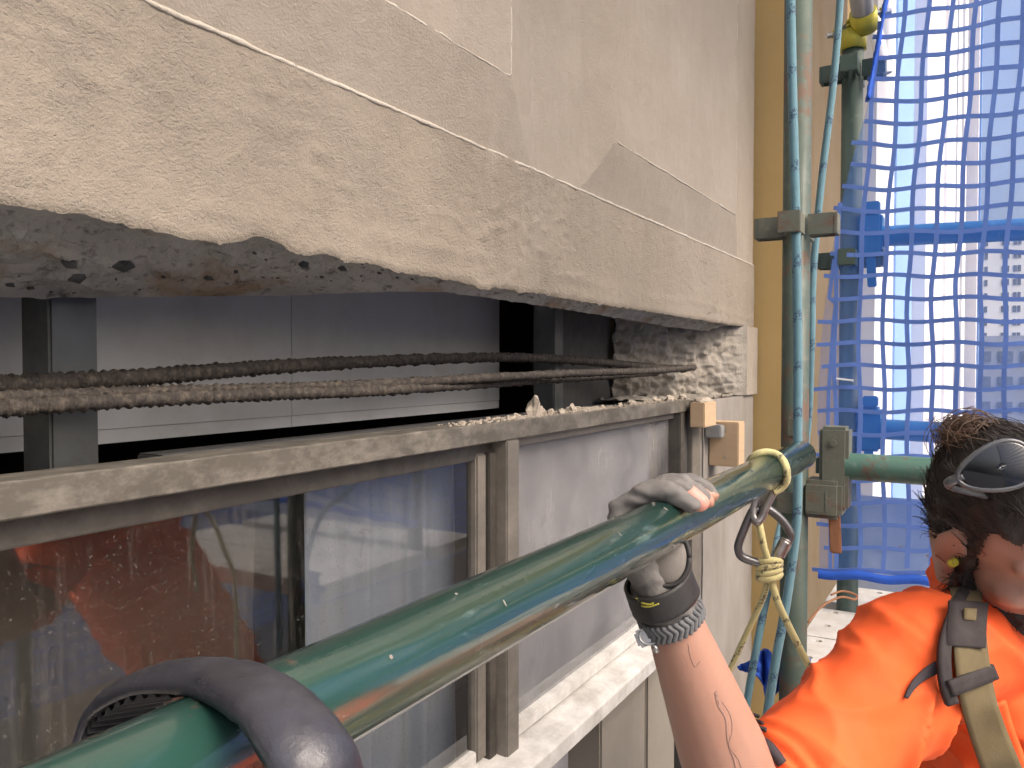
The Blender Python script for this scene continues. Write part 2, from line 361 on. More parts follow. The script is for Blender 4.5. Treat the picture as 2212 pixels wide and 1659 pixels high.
# ------------------------------------------------------------------ setting
DECK, GROUND = -1.58, -22.0
tag(MB().quadgrid([[(x, y, GROUND) for x in (-1500, 2500)] for y in (-2000, 2000)]).build('ground', M['asphalt']), 'grey street level far below', 'ground', kind='structure')

# ------------------------------------------------------------------ the concrete building
AF = .85                                             # facade face
bld = thing('concrete_building', (1.5, 1.2, GROUND), 'beige rendered concrete building with broken beam above aluminium window', 'building')
def zb(x):                                           # broken lower edge of the band
    s = .156 + .0028*fbm(x, 3.1, 0, 9, 4) + .004*nz(x, 1, 1, 38) + .0025*nz(x, 5, 1, 110)
    for c, wd, h in ((.80, .045, .020), (.92, .035, .009), (1.02, .05, .006), (.55, .06, .006), (1.36, .05, -.006)):
        s += h*math.exp(-((x-c)/wd)**2)
    if x < .62: s += .010*(1-math.exp(-((x-.62)/.2)**2))
    return s
LEDGE = .426
def disp_band(x, z):
    d = .0012*fbm(x, 0, z, 6, 4) + .0009*fbm(x, 9, z*1.7, 34, 3)
    rough = max(0, fbm(x, 4, z, 3.1, 3)+.15 + .9*math.exp(-((x-.62)/.16)**2-((z-.33)/.05)**2) + .5*math.exp(-((x-1.35)/.2)**2-((z-.27)/.05)**2))
    d += .0060*rough*max(0, fbm(x*.8, 7, z*1.9, 26, 4))
    d += .0011*fbm(x, 6, z, 75, 2)
    d += .004*math.exp(-((z-(.205+.02*nz(x, 2, 0, 2)))/.012)**2)*max(0, nz(x, 0, 0, 3)+.3)
    return d
xs = [-1.6 + .016*i for i in range(113)]; xs += [.2+.0052*i for i in range(1, 648)]
xs = [x for x in xs if x < 3.565]+[3.565]
rows = []
NZ = 46
for j in range(NZ+6):
    row = []
    for x in xs:
        b = zb(x)
        if j < 2: p = (x, [.93, .872][j]+.002*nz(x, 0, 0, 20), LEDGE+.004+.0015*nz(x, 3, 0, 25))
        elif j < 4: p = (x, [.8525, .8500][j-2]-.0010*fbm(x, 2, 0, 22, 3)-(disp_band(x, LEDGE) if j == 3 else 0), [LEDGE+.0035, LEDGE+.0012][j-2]+.0018*fbm(x, 1, 0, 16, 4))
        else:
            q = (0, .006, .016)[j-4] if j < 7 else lerp(.03, 1, (j-7)/(NZ-2)); z = lerp(LEDGE-.0004, b, q); e = max(0, (q-.965)/.035)
            p = (x, AF-disp_band(x, z)+.004*e*e, z)
        row.append(p)
    rows.append(row)
band = MB().quadgrid(rows)
n0 = len(band.v); m_ = len(xs)
band.v += [(3.566, .93, LEDGE), (3.566, .93, .156)]
last = [j*m_+m_-1 for j in range(2, NZ+6)]
band.f.append(tuple(last+[n0+1, n0]))
band.build('spandrel_band', M['stucco'], bld, True)
# upper spandrel with shallow projecting panels
PAN = [(-1.61, -.15), (.10, 1.56), (1.81, 3.30)]
def protr(x, z):
    h = 0
    for a, b in PAN:
        if a < x < b: h = min(1, min((x-a)/.145, (b-x)/.145 if b < 3.2 else (b-x)/.16, (z-LEDGE)/.148))*.036
    return max(0, h)
ux = sorted(set([round(-1.6+.03*i, 4) for i in range(61)] + [round(.2+.0075*i, 4) for i in range(449)] + [k for a, b in PAN for k in (a, a+.145, b-.145, b)]))
ux = [x for x in ux if -1.6 <= x <= 3.562]
uz = [LEDGE-.012+.0075*j for j in range(98)]+[1.15+.06*j for j in range(14)]
rows = []
for z in uz:
    rows.append([(x, .8545-protr(x, z)-.0022*fbm(x, 2, z, 6, 4)-.0014*max(0, fbm(x, 5, z, 30, 3))-.0010*fbm(x, 8, z, 80, 2), z) for x in ux])
MB().quadgrid(rows).build('spandrel_face', M['stucco_smooth'], bld, True)
M['bead'] = stucco('painted_arris_light', (.47, .43, .37), (.58, .54, .48), .6)  # pale colour paints in the light caught along the arrises
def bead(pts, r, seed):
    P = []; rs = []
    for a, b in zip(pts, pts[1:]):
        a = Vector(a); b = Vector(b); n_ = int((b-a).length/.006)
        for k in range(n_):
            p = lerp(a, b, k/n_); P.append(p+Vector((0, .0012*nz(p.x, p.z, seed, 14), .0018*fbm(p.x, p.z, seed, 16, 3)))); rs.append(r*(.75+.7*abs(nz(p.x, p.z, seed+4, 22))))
    MB().tube(P, rs, 8, wob=.4, seed=seed).build('painted_arris_light', M['bead'], bld, True)
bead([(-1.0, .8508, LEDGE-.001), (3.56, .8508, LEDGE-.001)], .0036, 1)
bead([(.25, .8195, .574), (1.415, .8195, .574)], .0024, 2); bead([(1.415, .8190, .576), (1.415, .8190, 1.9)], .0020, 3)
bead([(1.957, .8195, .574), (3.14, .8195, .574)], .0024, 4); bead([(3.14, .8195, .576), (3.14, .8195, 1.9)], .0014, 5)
MB().box(3.45, 3.5645, .868, .95, LEDGE-.01, 2.0).build('spandrel_return', M['stucco_smooth'], bld)
# broken soffit under the band
SOF = [(-1.6, 1.16, .08), (.3, 1.14, .085), (.59, 1.12, .088), (.8, 1.12, .104), (1.08, 1.10, .126), (1.24, .99, .141), (1.33, .925, .144), (1.6, .912, .142), (2.2, .93, .138), (2.8, .97, .135), (3.5, .95, .135)]
sx = [-1.6+.05*i for i in range(37)]+[.25+.006*i for i in range(548)]
rows = []
for j in range(40):
    q = j/33; row = []
    for x in sx:
        yi, zi = interp(SOF, x)
        yi += .012*fbm(x, 5, 5, 8, 3)+.006*nz(x, 8, 8, 40)
        if q <= 1:
            y = lerp(.854, yi, q); z = lerp(zb(x), zi, q**1.2)
            e = math.sin(math.pi*min(1, q))
            amp = .35+.65*min(1, (yi-.85)/.2)
            c = noise.cell(Vector((x*22+2*nz(x, y, 0, 9), y*30, 0)))
            vd = noise.voronoi(Vector((x*17+.6*nz(x, y, 0, 14), y*24, .3)))[0]; vd2 = noise.voronoi(Vector((x*48, y*60, 1.3)))[0]
            z += e*amp*(.012*fbm(x, y*1.3, 0, 11, 4)+.030*(vd[0]-.35)+.010*(vd2[0]-.3)+.004*nz(x, y, 0, 90)+.008)
            if j == 33: z -= .004*max(0, nz(x, 1, 1, 30))
        else: y = yi+.004*(j-33); z = zi+.012*(j-33)**1.7
        row.append((x, y, z))
    rows.append(row)
soff = MB().quadgrid(rows).build('broken_soffit', M['broken'], bld, False)
MB().box(-1.6, 3.5, 1.20, 1.24, .24, .5).build('beam_back', M['broken'], bld)
# dark aggregate showing in the break
def stone(c, sx_, sy_, sz_, seed):
    rnd = random.Random(seed); b = MB(); bm = bmesh.new(); bmesh.ops.create_icosphere(bm, subdivisions=1, radius=1)
    a = rnd.uniform(-.5, .2)
    for v in bm.verts:
        k = rnd.uniform(.65, 1.15); x, y, z = v.co.x*sx_*k, v.co.y*sy_*k, v.co.z*sz_*k
        v.co = Vector((x*math.cos(a)-z*math.sin(a), y, x*math.sin(a)+z*math.cos(a)))+Vector(c)
    b.v = [tuple(v.co) for v in bm.verts]; b.f = [tuple(v.index for v in f.verts) for f in bm.faces]; bm.free()
    return b.build('stone', M['stone'], bld)
bvh_s = BVHTree.FromPolygons([v.co.copy() for v in soff.data.vertices], [tuple(p.vertices) for p in soff.data.polygons])
sp = [(268, 573, .021), (150, 570, .013), (172, 600, .016), (235, 578, .006), (247, 604, .007), (65, 622, .008), (110, 630, .007), (20, 615, .01), (355, 598, .007), (510, 588, .009), (555, 548, .007), (450, 600, .012), (490, 612, .006), (740, 580, .012), (655, 570, .014), (700, 600, .007), (820, 590, .009), (600, 600, .006), (40, 596, .006), (160, 632, .006), (395, 605, .006), (300, 625, .006), (860, 600, .008), (780, 595, .007)]
rr = random.Random(3)
for i in range(30): sp.append((rr.uniform(420, 930), rr.uniform(560, 612), rr.uniform(.003, .006)))
for i, (u, v, s) in enumerate(sp):
    h = bvh_s.ray_cast(Vector((0, 0, 0)), ray(u, v).normalized())
    if h[0]: stone(h[0]+Vector((0, .002, .0015)), s*1.0, s*.8, s*.55, i)
# right nib and torn-out jamb
rows = []
for i in range(80):
    q = i/79; row = []
    x0, y0 = lerp(3.40, 2.86, q), lerp(.838, 1.20, q**.8)
    for j in range(64):
        z = lerp(-.128, .175, j/63); e = min(1, q*14)
        amp = .020*e*min(1, .25+2*q)
        d = amp*(fbm(x0, y0, z, 12, 5)+.4*nz(x0, y0, z, 48)) + .007*e*(noise.cell(Vector((x0*25, y0*25, z*25)))-.5)
        row.append((x0+d*.6-.02*e*math.sin(j/63*3.1), y0+d, z))
    rows.append(row)
MB().quadgrid(rows).build('torn_jamb', M['jamb_broken'], bld, True)
nib = MB(); rows = []
for i in range(24):
    x = lerp(3.40, 3.585, i/23); rows.append([(x+.004*nz(z_, 1, 1, 60)*(1-i/23), .838-.002*fbm(x, 0, z_, 25, 3), z_) for z_ in [lerp(-.128, .158, j/40) for j in range(41)]])
nib.quadgrid(rows)
nib.box(3.412, 3.587, .8395, .93, -.1275, .1575); nib.build('nib', M['stucco_smooth'], bld, True)
# column beside the window
cg = []
for i in range(60):
    x = lerp(2.84, 3.565, i/59); cg.append([(x, .852-.0025*fbm(x, 0, z_, 5, 4), z_) for z_ in [lerp(-2.2, -.13, j/140) for j in range(141)]])
c_ = MB().quadgrid(cg); c_.box(2.842, 3.5648, .856, 1.2, -22, -.132); c_.build('column', M['column'], bld, True)
rows = [[(lerp(2.70, 3.5, i/70), lerp(.87, 1.2, j/24), -.128+.018*max(0, fbm(i*.3, j*.4, 2, 1, 4))+.012*nz(i*.11, j*.2, 1)*(j/24)) for j in range(25)] for i in range(71)]
MB().quadgrid(rows).build('rubble_ledge', M['jamb_broken'], bld, True)
# lining boards, posts, dark steel behind
for a, b in ((-1.4, 1.389), (1.3915, 2.34)):
    o = MB().box(a, b, 1.40, 1.412, -.120, .5).build('lining_board', M['lining'], bld)
    MB().box(a, b, 1.4015, 1.414, -.147, -.1212).build('lining_strip', M['lining'], o)
MB().box(2.345, 2.9, 1.22, 1.235, -.2, .45).build('back_plate', M['blacksteel'], bld)
MB().box(.69, .766, 1.18, 1.255, -.24, .4).build('post', M['darksteel'], bld, bevel=.004)
MB().box(2.235, 2.30, 1.14, 1.215, -.2, .4).build('post', M['darksteel'], bld, bevel=.004)
MB().box(.78, 2.5, 1.05, 1.11, -.195, -.135).build('inner_channel', M['blacksteel'], bld, bevel=.003)
MB().box(-1.4, 2.9, 1.28, 1.33, -.28, -.20).build('inner_channel', M['blacksteel'], bld)
# rebars
def rebar(pix, r, seed):
    P = spline([at_y(u, v, y) for u, v, y in pix], 110); b = MB(); pts = []; rad = []; acc = 0
    for i, p in enumerate(P):
        if i: acc += (P[i]-P[i-1]).length
        pts.append(p); ph = (acc/.016) % 1
        rad.append(r*(.9+.24*max(0, math.sin(2*math.pi*ph))**2+.16*fbm(acc*90, seed, 0, 1, 3)))
    b.tube(pts, rad, 12, wob=.22, seed=seed)
    return b.build('rebar', M['rebar'], bld, True)
rebar([(-260, 838, 1.10), (0, 831, 1.10), (300, 815, 1.10), (700, 786, 1.12), (1100, 772, 1.13), (1300, 783, 1.09), (1400, 793, 1.05), (1480, 797, 1.0)], .0130, 1)
rebar([(-260, 868, 1.02), (0, 862, 1.02), (300, 850, 1.03), (750, 834, 1.03), (1200, 808, 1.0), (1400, 801, .98), (1500, 794, .97)], .0108, 2)
rebar([(-260, 893, .99), (0, 882, 1.0), (200, 869, 1.0), (550, 852, 1.0), (900, 839, 1.02), (1350, 810, 1.06), (1420, 805, 1.05)], .0108, 3)
# ---- window
win = MB()
win.box(-1.2, 2.80, .866, .935, -.1615, -.120)          # head
win.build('tmp', None); bpy.data.objects.remove(bpy.data.objects['tmp'])
head = MB(); rows = []
for i in range(420):
    x = lerp(-1.0, 2.74, i/419); k = .0012*fbm(x, 1, 0, 14, 3)
    rows.append([(x, .935, -.1215+.002*k), (x, .8685, -.1205+k), (x, .8662, -.1225+k), (x, .866+.0008*nz(x, 0, 0, 30), -.14), (x, .866, -.1590+.5*k), (x, .8682, -.1612+.5*k), (x, .935, -.1612)])
window = head.quadgrid(rows).build('window', M['alu_head'], bld, False)
MB().box(-1.0, 1.478, .905, .93, -.200, -.1616).build('sash_head', M['alu_dark'], window, bevel=.002)  # dark tone and depth put the shadow below the head into this rail
MB().box(1.482, 1.535, .8675, .93, -.90, -.1618).build('mullion', M['alu'], window, bevel=.003)
MB().box(1.452, 1.4815, .893, .94, -.86, -.1865).build('jamb_liner', M['alu_dark'], window, bevel=.002)
MB().box(1.413, 1.4515, .9, .925, -.835, -.1868).build('sash_stile', M['alu'], window, bevel=.004)
MB().box(-1.0, 1.412, .9, .925, -.845, -.808).build('sash_rail', M['sill'], window, bevel=.003)
MB().box(1.536, 2.64, .892, .93, -.182, -.1616).build('sash_head', M['alu'], window, bevel=.002)
MB().box(1.536, 2.64, .886, .925, -.835, -.806).build('sash_rail', M['sill'], window, bevel=.003)
MB().box(2.641, 2.70, .8705, .94, -.86, -.1618).build('window_jamb', M['alu_dark'], window, bevel=.003)
MB().box(2.702, 2.742, .8785, .94, -2.0, -.1618).build('window_jamb', M['blacksteel'], window, bevel=.003)
MB().box(2.744, 2.838, .862, .94, -2.0, -.125).build('window_jamb', M['alu'], window, bevel=.003)
MB().quadgrid([[(x, .914, z) for x in (-1.0, 1.413)] for z in (-.81, -.186)]).build('pane', M['glass'], window)
MB().quadgrid([[(x, .912, z) for x in (1.536, 2.641)] for z in (-.81, -.182)]).build('pane', M['glass_dusty'], window)
sl = MB(); rows = []
for i in range(260):
    x = lerp(-1.0, 2.70, i/259); k = .003*fbm(x, 1, 3, 10, 4); k2 = .004*max(0, fbm(x, 4, 3, 22, 3))
    rows.append([(x, .93, -.838), (x, .885, -.842), (x, .862, -.8435+.4*k), (x, .834+k2, -.846+.6*k), (x, .816+k2*.6, -.851), (x, .812, -.858), (x, .812, -.893), (x, .815, -.896), (x, .93, -.896)])
sl.quadgrid(rows).build('sill', M['sill'], window, False)
# below the sill
MB().box(2.02, 2.36, .885, 1.2, -2.4, -.897).build('lower_pier', M['pier'], bld, bevel=.006)
MB().box(2.43, 2.70, .905, 1.2, -2.4, -.897).build('lower_pier', M['pier'], bld, bevel=.006)
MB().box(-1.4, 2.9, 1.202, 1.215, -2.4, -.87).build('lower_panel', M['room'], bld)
MB().box(1.47, 1.53, .875, .94, -2.4, -.897).build('lower_mullion', M['alu_dark'], bld, bevel=.003)
# room behind
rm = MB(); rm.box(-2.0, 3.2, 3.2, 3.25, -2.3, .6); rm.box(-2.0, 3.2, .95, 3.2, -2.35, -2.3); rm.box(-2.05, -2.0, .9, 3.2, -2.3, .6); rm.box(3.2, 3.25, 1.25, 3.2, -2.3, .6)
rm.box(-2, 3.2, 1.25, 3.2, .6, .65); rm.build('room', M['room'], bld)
MB().box(-2, 3.5, 1.25, 3.3, .66, 2.0).build('upper_wall', M['stucco_smooth'], bld)

# dark curtain behind the glass, and a pale sheet painted as a reflection
def curtain(name, x0, x1, y, z0, z1, mat, label, fold=.03, n=9):
    rows = []
    for i in range(90):
        q = i/89; x = lerp(x0, x1, q); rows.append([(x, y+fold*math.sin(q*n*6.28+.6*math.sin(q*17))*lerp(.5, 1, j/9)+.01*nz(x, j, 0, 5), lerp(z1, z0, j/9)) for j in range(10)])
    return tag(MB().quadgrid(rows).build(name, mat, None, True), label, 'curtain')
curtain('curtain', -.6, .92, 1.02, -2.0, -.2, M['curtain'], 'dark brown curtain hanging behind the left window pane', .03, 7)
curtain('curtain', 1.02, 1.47, 1.00, -2.0, -.2, M['pane_reflection'], 'pale blue grey sheet standing in for a reflection in the glass beside the mullion', .018, 5)
tag(MB().box(1.56, 2.66, .985, .988, -1.2, -.19).build('roller_blind', M['blind']), 'flat grey roller blind drawn behind the dusty right pane', 'blind')

# rubble and timber on the window head
def chunk(c, s, seed, name='concrete_fragment', mat=None):
    rnd = random.Random(seed); bm = bmesh.new(); bmesh.ops.create_icosphere(bm, subdivisions=2, radius=1)
    for v in bm.verts:
        k = 1+.75*noise.noise(v.co*1.1+Vector((seed*1.7, 0, 0)))+.4*noise.noise(v.co*2.6+Vector((0, seed*1.3, 0)))
        v.co = Vector((v.co.x*s[0]*k, v.co.y*s[1]*k, max(-.55, v.co.z)*s[2]*k))+Vector(c)
    b = MB(); b.v = [tuple(v.co) for v in bm.verts]; b.f = [tuple(v.index for v in f.verts) for f in bm.faces]; bm.free()
    return b.build(name, mat or M['dust'])
frag = [(1160, 893, .022, .030), (1172, 898, .014, .018), (1245, 885, .013, .013), (1215, 893, .012, .008), (1195, 896, .010, .009), (1120, 905, .012, .008), (1365, 874, .016, .010), (1345, 880, .011, .007), (1420, 868, .017, .010), (1450, 862, .02, .012), (1475, 858, .018, .011), (1100, 908, .009, .006), (1290, 883, .011, .006), (1310, 882, .008, .006)]
for i, (u, v, s, h) in enumerate(frag):
    p = at_y(u, v, .885); p.z = -.1205+h*.5; p.y = .888+.01*random.random()
    tag(chunk(p, (s, s*.7, h), i+20), 'largest upright chunk of pale concrete standing on the window head' if i == 0 else 'squat concrete chunk leaning on the largest one on the window head' if i == 1 else 'flat concrete fragment lying next to the upper pine block' if i == 10 else 'rounded concrete lump between the largest chunk and the pine block' if i == 2 else 'small pale broken concrete fragment lying on top of the window head', 'rubble', 'concrete fragments on the window head')
cr = MB(); rnd = random.Random(5)
for i in range(900):
    x = rnd.choice([rnd.uniform(1.3, 2.7), rnd.uniform(1.5, 2.1)]); y = rnd.uniform(.870, .932); s = rnd.uniform(.0008, .0022)*(1+2.2*rnd.random()**4)*(.4+1.2*max(0, nz(x, 0, 0, 6)+.4))
    cr.obox((x, y, -.1200+s*.4), (s, s*.3, .1*s), (-s*.3, s*.8, 0), (0, s*.2, s*.6))
tag(cr.build('mortar_crumbs', M['dust']), 'loose mortar crumbs and dust scattered on the window head', 'debris', kind='stuff')
b1 = MB().box(2.68, 2.82, .800, .851, -.214, -.129).build('timber_block', M['pine'], bevel=.003)
tag(b1, 'short pale pine block fixed at the end of the window head', 'timber block')
tb = chunk((2.75, .828, -.125), (.06, .024, .012), 77, 'mortar_lump'); tag(tb, 'lump of crushed mortar lying on top of the upper pine block', 'rubble')
b2 = thing('timber_batten', (2.94, .80, -.37), 'larger pale pine block with screw heads fixed to the column', 'timber block')
MB().box(2.90, 2.985, .742, .849, -.367, -.207).build('block', M['pine'], b2, bevel=.003)
for z_ in (-.235, -.335): MB().tube([(2.8985, .79, z_), (2.9005, .79, z_)], .0042, 12).build('screw', M['zinc'], b2)
br = MB(); br.box(2.845, 2.895, .790, .848, -.262, -.216); tag(br.build('steel_bracket', M['greysteel'], bevel=.004), 'small grey steel bracket wedged between the two pine blocks', 'bracket')

# yellow wall and ply beyond the end of the facade
rows = []
tag(MB().box(3.62, 3.80, .49, 1.3, -22, 3.2).build('yellow_wall', M['yellow'], bevel=.006), 'ochre yellow painted wall standing at right angles beside the grey facade', 'wall')
tag(MB().box(3.592, 3.612, .488, .628, -1.4, 2.2).build('plywood_sheet', M['ply'], bevel=.002), 'narrow pale plywood sheet standing against the yellow wall', 'plywood')

# ------------------------------------------------------------------ neighbouring buildings
nb = thing('neighbour_building', (8, 1.5, GROUND), 'pale lavender and white building with vertical fins beyond the blue net', 'building')
us = [(1840, 4.6, 'white_wall'), (1888, 5.6, 'blue_wall'), (1932, 7.0, 'pale_wall'), (1996, 9.0, 'white_wall'), (2015, 11.0, 'pale_wall'), (2040, 13.5, 'white_wall'), (2048, 16.5, 'pale_wall'), (2062, 20.0, 'white_wall'), (2076, 24, 'pale_wall'), (2107, 30.0, 'blue_wall'), (2113, None, None)]
for (a, x, mt), (b, _, _) in zip(us, us[1:]):
    y1 = at_x(a, 800, x).y; y0 = at_x(b, 800, x).y
    o = MB().box(x, x+1.2+.1*x, y0, y1+1.2, -22, 9+x*.4).build('fin', M[mt], nb)
for x, h in ((5.6, .9), (7.0, 1.6), (9.0, 2.6)):
    y1 = at_x(1935 if x == 7.0 else 1890 if x == 5.6 else 1998, 800, x).y
def building(name, x0, x1, y0, y1, z1, mat, label, wins, wx=0):
    e = thing(name, ((x0+x1)/2, (y0+y1)/2, GROUND), label, 'building')
    MB().box(x0, x1, y0, y1, GROUND, z1).build('wall', M[mat], e)
    first = None
    for (y, z, wy, wz) in wins:
        if first is None or first[1:] != (wy, wz):
            o = MB().box(-.12, .05, -wy/2, wy/2, -wz/2, wz/2).build('window', M['towerglass']); first = (o, wy, wz)
        else:
            o = first[0].copy(); C.objects.link(o)
        o.parent = e; o.matrix_parent_inverse = Matrix.Translation(-e.location); o.location = (x0, y, z)
    MB().box(x0-.3, x1, y0-.3, y1+.3, z1, z1+.8).build('parapet', M[mat], e)
    return e
wl = []
for k in range(15):
    for y in (.6, -.9, -4.2, -5.0, -6.4, -7.2, -10.8, -11.8, -13.2, -14.2): wl.append((y, 27.0-2.95*k, .62, 1.35))
building('apartment_tower', 210, 228, -17, 1.75, 29.2, 'tower', 'tall white apartment tower with pairs of small windows', wl)
building('grey_office', 120, 132, -9, .95, 2.8, 'low_building', 'low blue grey building in front of the white apartment tower', [(y, 1.0-3.2*k, 1.6, 1.3) for k in range(5) for y in (-.4, -2.8, -5.2, -7.6)])
# across the street, seen in the window glass
ac = thing('street_facade', (10, -17, GROUND), 'brown building across the street mirrored in the windows', 'building')
MB().box(-30, 60, -22, -16, GROUND, -1.6).build('wall', M['brickish'], ac)
for k in range(5):
    for x in range(-8, 30, 4): MB().box(x, x+2, -15.98, -15.9, -5.2-3.4*k, -3.2-3.4*k).build('window', M['towerglass'], ac)

# ------------------------------------------------------------------ scaffold
RT, RI = .02415, .0205
def v_pressing(x, y, z, mat, parent, L=.066, hgt=.019):
    for dx, dy in ((1, 0), (-1, 0), (0, 1), (0, -1)):
        b = MB(); a = Vector((dx, dy, 0)); n_ = Vector((-dy, dx, 0)); c = Vector((x, y, z))
        for s in (-1, 1): b.obox(c+a*(.022+.5*(L-.022))+n_*(.016*s), a*(.5*(L-.022)), n_*.003, Vector((0, 0, hgt)))
        b.obox(c+a*(L+.003), a*.003, n_*.019, Vector((0, 0, hgt)))
        b.build('wedge_pocket', mat, parent, bevel=.0012)
s1 = thing('scaffold_standard', (1.54, .292, DECK), 'rusty green upright scaffold tube with blue rope beside it', 'scaffold tube', 'scaffold uprights')
MB().pipe((1.54, .292, DECK-.4), (1.54, .292, 1.6), RT, RI).build('tube', M['green_old'], s1, True)
for z_ in (.249, .249+.495, 1.24): v_pressing(1.54, .292, z_, M['rusty'], s1)
v_pressing(1.54, .292, -.245, M['rusty'], s1, .055)
MB().box(1.507, 1.517, .283, .300, -.13, -.095).build('pin', M['rusty'], s1, bevel=.002)
s2 = thing('scaffold_standard', (2.08, .270, DECK), 'dull green upright scaffold tube partly behind the blue net', 'scaffold tube', 'scaffold uprights')
MB().pipe((2.08, .270, DECK-.4), (2.08, .270, .80), RT, RI).build('tube', M['green_dull'], s2, True)
for z_ in (.692, .248, -.245): v_pressing(2.08, .270, z_, M['green_dull'], s2)
for (x, y, lab) in ((-.95, .292, 'green scaffold upright behind the photographer by the wall'), (-.95, -.98, 'outer scaffold upright behind the photographer'), (1.54, -.98, 'outer scaffold upright at the far end of the green transom'), (2.08, -.98, 'outer scaffold upright carrying the blue rails')):
    s = thing('scaffold_standard', (x, y, DECK), lab, 'scaffold tube', 'scaffold uprights')
    MB().pipe((x, y, DECK-.4), (x, y, 1.6), RT, RI).build('tube', M['green_dull'], s, True)
rl = thing('guard_rail', (.4, .258, -.152), 'glossy green painted scaffold rail held by the gloved hand', 'scaffold rail')
MB().pipe((-.55, .258, -.152), (1.415, .258, -.152), RT, RI, 40).build('tube', M['green'], rl, True)
rp = random.Random(9)
for i in range(18):                                  # dried plaster spatter
    x = rp.uniform(.15, 1.1); a = R(rp.uniform(190, 300)); q = Vector((0, math.cos(a), math.sin(a))); q.z = -q.z if q.z < -.5 and rp.random() < .5 else q.z
    c = Vector((x, .258, -.152))+q*RT; t_ = Vector((0, -q.z, q.y)); L = rp.uniform(.0008, .0028)*(1.0 if x > .4 else .7)
    MB().ell(c, Vector((rp.uniform(.0006, .0014), 0, 0)), t_*L, q*.0004, 8, 6).build('plaster_spatter', M['column'], rl, True)
tr = thing('transom', (1.56, -.3, -.183), 'green scaffold cross tube with rusty wedge end behind the worker', 'scaffold rail')
MB().pipe((1.56, .222, -.183), (1.56, -.93, -.190), RT, RI).build('tube', M['transom'], tr, True)
fit = MB(); fit.box(1.535, 1.590, .200, .2495, -.262, -.112); fit.build('end_fitting', M['rusty'], tr, bevel=.006)
fit = MB(); fit.obox((1.556, .243, -.242), (.034, 0, 0), (0, .034, 0), (0, 0, .034)); fit.build('end_shoe', M['rusty'], tr, bevel=.008)
fit = MB(); fit.obox((1.545, .222, -.305), (.004, 0, 0), (0, .010, 0), (0, .0015, .034)); fit.build('wedge', M['rustbright'], tr, bevel=.002)
MB().tube([(1.534, .225, -.14), (1.529, .225, -.14)], .006, 10).build('bolt', M['rusty'], tr)
for zz, lab in ((.300, 'blue scaffold rail crossing behind the net above the worker'), (-.152, 'lower blue scaffold rail behind the net beside the hair bun')):
    e = thing('blue_rail', (2.085, -.3, zz), lab, 'scaffold rail')
    MB().pipe((2.085, .215, zz), (2.085, -.95, zz-.030), RT, RI).build('tube', M['bluesteel'], e, True)
    MB().box(2.055, 2.115, .200, .252, zz-.052, zz+.052).build('end_fitting', M['bluesteel'], e, bevel=.006)
    MB().obox((2.06, .222, zz-.085), (.004, 0, 0), (0, .010, 0), (0, .002, .035)).build('wedge', M['bluesteel'], e, bevel=.002)
    MB().box(2.05, 2.075, .205, .238, zz+.0525, zz+.078).build('wedge_head', M['bluesteel'], e, bevel=.003)
# grey diagonal tube clamped with a yellow coupler
gt = thing('diagonal_tube', at_d(1866, 75, 1.90), 'grey diagonal scaffold tube end held by yellow coupler', 'scaffold tube')
ga, gb = at_d(1869, 62, 1.90), at_d(1812, -330, 1.62)
MB().pipe(ga, gb, RT, RI).build('tube', M['greysteel'], gt, True)
cp = thing('tube_coupler', at_d(1850, 75, 1.93), 'yellow swivel coupler with bolts joining the grey tube to the upright', 'coupler')
gd = (gb-ga).normalized(); cc = ga+gd*.022
cb = MB(); a_ = (Vector((0, 0, 1))-gd*gd.z).normalized(); b_ = gd.cross(a_)
for k in (0,):
    P = [[cc+gd*h+(a_*math.cos(an)+b_*math.sin(an))*r_ for an in [2*math.pi*i/32 for i in range(32)]] for h, r_ in ((-.022, .0245), (-.022, .0300), (.022, .0300), (.022, .0245))]
    cb.quadgrid(P, True)
cb.build('band', M['zinc_yellow'], cp, True)
cb = MB()
P = [[Vector((2.08, .270, z_))+Vector((math.cos(an), math.sin(an), 0))*r_ for an in [2*math.pi*i/32 for i in range(32)]] for z_, r_ in ((.742, .0245), (.742, .0300), (.786, .0300), (.786, .0245))]
cb.quadgrid(P, True); cb.build('band', M['zinc_yellow'], cp, True)
for (u0, v0, u1, v1) in ((1785, 78, 1830, 70), (1890, 28, 1924, 24)):
    p, q = at_d(u0, v0, 1.93), at_d(u1, v1, 1.93); MB().tube([p, q], .0065, 10).build('bolt', M['zinc'], cp)
    MB().tube([lerp(p, q, .35), lerp(p, q, .6)], .012, 6).build('nut', M['zinc_yellow'], cp)
for k in range(3): MB().obox(at_d(1842, 46+9*k, 1.90), _R*.014, _T*.008, Vector((0, 0, .0032))).build('thread_grip', M['zinc_yellow'], cp, bevel=.001)
pt = thing('cream_tube', at_d(1893, 100, 2.4), 'short cream tube leaning behind the yellow coupler', 'scaffold tube')
MB().pipe(at_d(1912, 160, 2.4), at_d(1885, 40, 2.4), .02, .017).build('tube', M['white_wall'], pt, True)

